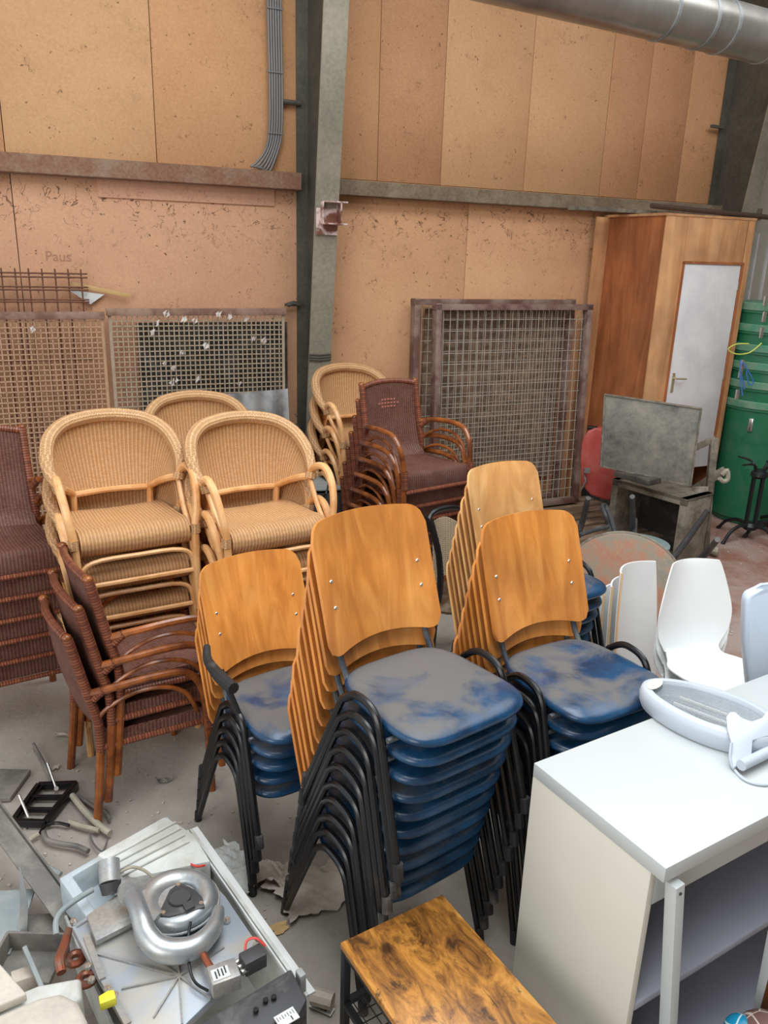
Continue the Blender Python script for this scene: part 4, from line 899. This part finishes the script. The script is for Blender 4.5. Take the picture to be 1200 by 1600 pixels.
MB().tube([BL(383,1485,.37),BL(386,1470,.39),BL(400,1466,.40),BL(415,1478,.38)],.004,7,5).build('red_wire','redwire',bo)
MB().tube([BL(298,1350,.33),BL(308,1354,.34),BL(320,1352,.33)],.004,7,4).build('red_wire','redwire',bo)
MB().tube([BL(298,1440,.39),BL(294,1470,.36),BL(296,1510,.34),BL(305,1535,.33),BL(325,1548,.33)],.0045,7,5).build('black_lead','black',bo)
MB().tube([BL(185,1365,.37),BL(205,1355,.38),BL(225,1360,.36),BL(240,1372,.34)],.0055,7,5).build('cream_hose','hose',bo)
# control box at the lower right
q=[BL(455,1512,.38),BL(480,1560,.38),BL(440,1640,.36),BL(340,1660,.36),BL(310,1600,.37)]; n=5; b=MB(); b.add(q+[p-V((0,0,.12)) for p in q],[tuple(range(n)),tuple(range(n,2*n))[::-1]]+[(i,(i+1)%n,n+(i+1)%n,n+i) for i in range(n)]); cb=b.build('control_box','darkgrey',bo,.008)
MB().box(BL(448,1590,.385),(.06,.04,.003),rz=R(0)).build('dial_label','label',cb)
b=MB(); g1=BL(448,1590,.387)
for k in range(7): b.box(g1+V((-.024+.008*k,.008,0)),(.0012,.008 if k%2 else .014,.001))
b.box(g1+V((.012,-.008,0)),(.003,.014,.001)); b.build('label_print','ink',cb)
b=MB(); 
for q_ in ((415,1565),(400,1580),(428,1560)): c_=BL(*q_,.381); b.cyl(c_,c_+V((0,0,.008)),.008,12)
b.build('knob','black',cb)
b=MB(); b.box(BL(470,1535,.335),(.02,.03,.08)); b.build('end_cap','sheet',bo,.002)
# beige casing bottom left
t=thing('beige_appliance_cover','dusty beige appliance cover in the bottom left corner','cover',G(50,1580,.2)); P=lambda px,py,z: G(px,py,z)-V(t.location)
def blob(out,z,th,mat,name,bev=.012):
    p=[P(x,y,z) for x,y in out]; n=len(p); b=MB(); b.add(p+[q-V((0,0,th)) for q in p],[tuple(range(n)),tuple(range(n,2*n))[::-1]]+[(i,(i+1)%n,n+(i+1)%n,n+i) for i in range(n)]); return b.build(name,mat,t,bev,bseg=3)
blob([(-60,1580),(0,1562),(60,1538),(126,1526),(128,1560),(60,1600),(-60,1660)],.36,.20,'casing','rim_shell')
blob([(-60,1600),(0,1582),(60,1556),(95,1548),(122,1562),(136,1590),(140,1640),(-60,1700)],.385,.22,'beige','cover_shell',.02)
o=thing('beige_sheet','smooth beige sheet at the left edge above the appliance cover','panel',G(0,1540,.3)); t=o
blob([(-60,1480),(0,1505),(42,1552),(0,1570),(-60,1600)],.40,.03,'beige','panel_sheet',.006)
# ================================================================ scrap on the left floor
def scrap(name,label,cat,px,py,z=0,group=None):
    global t,P
    t=thing(name,label,cat,G(px,py,0),0,group); P=lambda x,y,zz: G(x,y,zz)-V(t.location)
scrap('angle_iron','long grey steel angle leaning across the scrap at the left','steel bar',60,1400)
b=MB(); b.bar(P(-30,1250,.30),P(118,1450,.12),.075,.008,(0,0,1)); b.bar(P(-16,1242,.26),P(132,1440,.08),.008,.075,(0,0,1)); b.build('bar','debris',t,.001)
scrap('steel_strip','bent bright steel strip standing in the scrap at the left','steel strip',30,1400)
b=MB(); b.surf(lambda u,v:P(24+14*v+6*sin(u*3)-(v-.5)*12*(1-u)**3,1355+125*u,.36-.28*u),16,3,.003); b.build('strip','alu2',t)
scrap('blue_grey_sheet','blue-grey metal sheet lying flat at the left edge in the scrap','metal sheet',20,1440)
blob([(-60,1395),(55,1388),(38,1440),(15,1490),(-60,1490)],.14,.01,'sheet','sheet',.002)
scrap('grey_tray','shallow grey metal tray under the long steel angle','tray',70,1440)
blob([(40,1428),(95,1425),(90,1455),(45,1462)],.10,.04,'debris','tray',.006)
scrap('steel_box','open dark steel box with a pale block in the left scrap','box',40,1510)
b=MB(); b.box(P(45,1505,.12),(.20,.16,.02)); b.box(P(45,1505,.16)+V((-.1,0,0)),(.01,.16,.09)); b.box(P(45,1505,.16)+V((0,.08,0)),(.2,.01,.09)); b.build('box_shell','debris',t,.002)
MB().box(P(38,1530,.17),(.07,.05,.05),rz=.5).build('pale_block','paper',t,.003)
b=MB(); b.bar(P(38,1480,.24),P(66,1545,.20),.014,.014); b.build('edge_bar','sheet',t,.002)
scrap('plastic_grille','black plastic ladder-like bracket with two threaded rods on the floor','bracket',70,1262)
a=[P(20,1285,.03),P(60,1228,.03),P(120,1226,.03),P(72,1287,.03)]
b=MB()
for i in range(4): b.bar(a[i],a[(i+1)%4],.02,.035)
m1=[a[0].lerp(a[1],k) for k in (.33,.66)]; m2=[a[3].lerp(a[2],k) for k in (.33,.66)]
for i in range(2): b.bar(m1[i],m2[i],.014,.025)
for k in (.12,.88): b.bar(a[0].lerp(a[3],k),a[1].lerp(a[2],k),.010,.02)
b.build('grid_frame','black',t,.003)
for x0,y0,x1,y1 in ((30,1242,46,1280),(74,1192,88,1232)):
    b=MB(); b.tube([P(x1,y1,.03),P(x0,y0,.11)],.006,7); b.cyl(P(x1,y1,.028),P(x1,y1,.036),.010,12); b.build('threaded_rod','chrome',t)
scrap('dark_sheet','dark grey flat sheet on the floor at the left edge','sheet',20,1215)
blob([(-40,1200),(48,1202),(16,1246),(-40,1250)],.03,.02,'debris','sheet',.002)
def hose(label,pts,r,mat,name='plastic_hose',cat='hose',z=.02):
    scrap(name,label,cat,*pts[0]); MB().tube([P(x,y,z+r) for x,y in pts],r,9,4).build('hose_body',mat,t)
hose('dusty cream plastic pipe lying diagonally beside the black bracket',[(113,1243),(135,1270),(158,1292),(172,1302)],.014,'hose','plastic_pipe','pipe')
hose('thin black hose curving over the floor below the black bracket',[(62,1302),(72,1290),(90,1286),(108,1290)],.007,'black')
hose('cream end of hose on the floor near the bamboo legs',[(108,1284),(125,1290),(155,1298)],.011,'hose')
hose('grey corrugated hose curled on the floor among the scrap',[(68,1300),(74,1312),(95,1318),(120,1322),(138,1330)],.011,'debris')
hose('pale short hose piece at the left of the curled hose',[(40,1318),(52,1308),(60,1303)],.010,'hose')
hose('dark bent metal strip behind the black bracket',[(52,1162),(62,1180),(72,1200),(82,1226)],.008,'debris','metal_strip','strip')
hose('grey plastic strip on the floor left of the bamboo legs',[(120,1243),(140,1256),(150,1262),(165,1268),(172,1280)],.009,'debris','plastic_strip','strip')
hose('blue-grey blade-shaped strip on the floor above the white tray',[(45,1326),(62,1345),(80,1358),(95,1366)],.010,'sheet','metal_strip','strip')
hose('pale rolled paper tube near the lower end of the boiler',[(488,1556),(520,1565)],.028,'paper','paper_tube','tube')
hose('bare wire lying beside the cream pipe',[(140,1302),(146,1318),(160,1330),(168,1312)],.004,'debris','wire','wire')
scrap('label_strip','white printed label strip lying against the paper tube','label',505,1578)
b=MB(); b.bar(P(484,1566,.012),P(520,1582,.012),.03,.003); b.build('strip','label',t); b=MB()
for k in range(12): q=P(490,1568,.015).lerp(P(512,1578,.015),k/12); b.box(q,(.002+.001*(k%3),.016,.001),rz=-.4)
b.build('print_bars','ink',t)
# crumpled paper
def crumple(label,px,py,w,d,h,rz,mat='paper',group=None):
    o=MB(); sd=random.uniform(0,9); J=lambda t:.10*sin(9*t+sd)+.06*sin(23*t+sd*2)+.04*sin(51*t+sd*3)
    o.surf(lambda u,v:((u-.5)*w*(1+J(v)+.2*(v-.5)),(v-.5)*d*(1+J(u+.3)-.25*(u-.5)),.006+h*abs(sin(5*u+sd)*cos(4*v+sd*2))+h*.8*max(0,(abs(u-.5)*2)**4)+.3*h*abs(sin(17*u+11*v+sd))),24,24,.001)
    ob=o.build('crumpled_paper',mat,ang=25); ob.location=G(px,py,0); ob.rotation_euler=(0,0,rz); tag(ob,label,'paper')
crumple('large torn dusty cardboard sheet behind the tall chair stack feet',500,1392,.34,.22,.022,.5)
crumple('curled dusty paper piece left of the tall chair stack',432,1375,.20,.12,.05,.2)
crumple('pale crumpled plastic film beside the boiler top',358,1370,.20,.26,.04,1.0,'casing')
crumple('small yellow-green paper scrap on the floor by the stack foot',437,1452,.06,.05,.003,.6,'ruler')
crumple('loose paper sheet under the tall front stack',560,1350,.22,.2,.015,1.2)
crumple('small peeled paper flake near the cut bamboo legs',105,1150,.10,.03,.01,.2)
crumple('small pale flake on the floor behind the threaded rod',85,1203,.04,.03,.01,.4)
crumple('torn dark flake on the floor right of the bamboo legs',258,1222,.07,.03,.012,.3,'debris')
b=MB()
rng=random.Random(3)
for k in range(170):
    px,py=rng.uniform(0,470),rng.uniform(1150,1440); q=G(px,py,.004); s_=rng.uniform(.003,.011); b.box(q,(s_,s_*rng.uniform(.4,1.5),s_*.5),rz=rng.uniform(0,3))
for k in range(90):
    px,py=rng.uniform(1080,1200),rng.uniform(830,1010); q=G(px,py,.004); s_=rng.uniform(.005,.016); b.box(q,(s_,s_*rng.uniform(.4,1.5),s_*.4),rz=rng.uniform(0,3))
o=b.build('grit','paper'); tag(o,'scattered grit and crumbs over the dusty concrete floor','debris'); o['kind']='stuff'
bpy.context.view_layer.update()
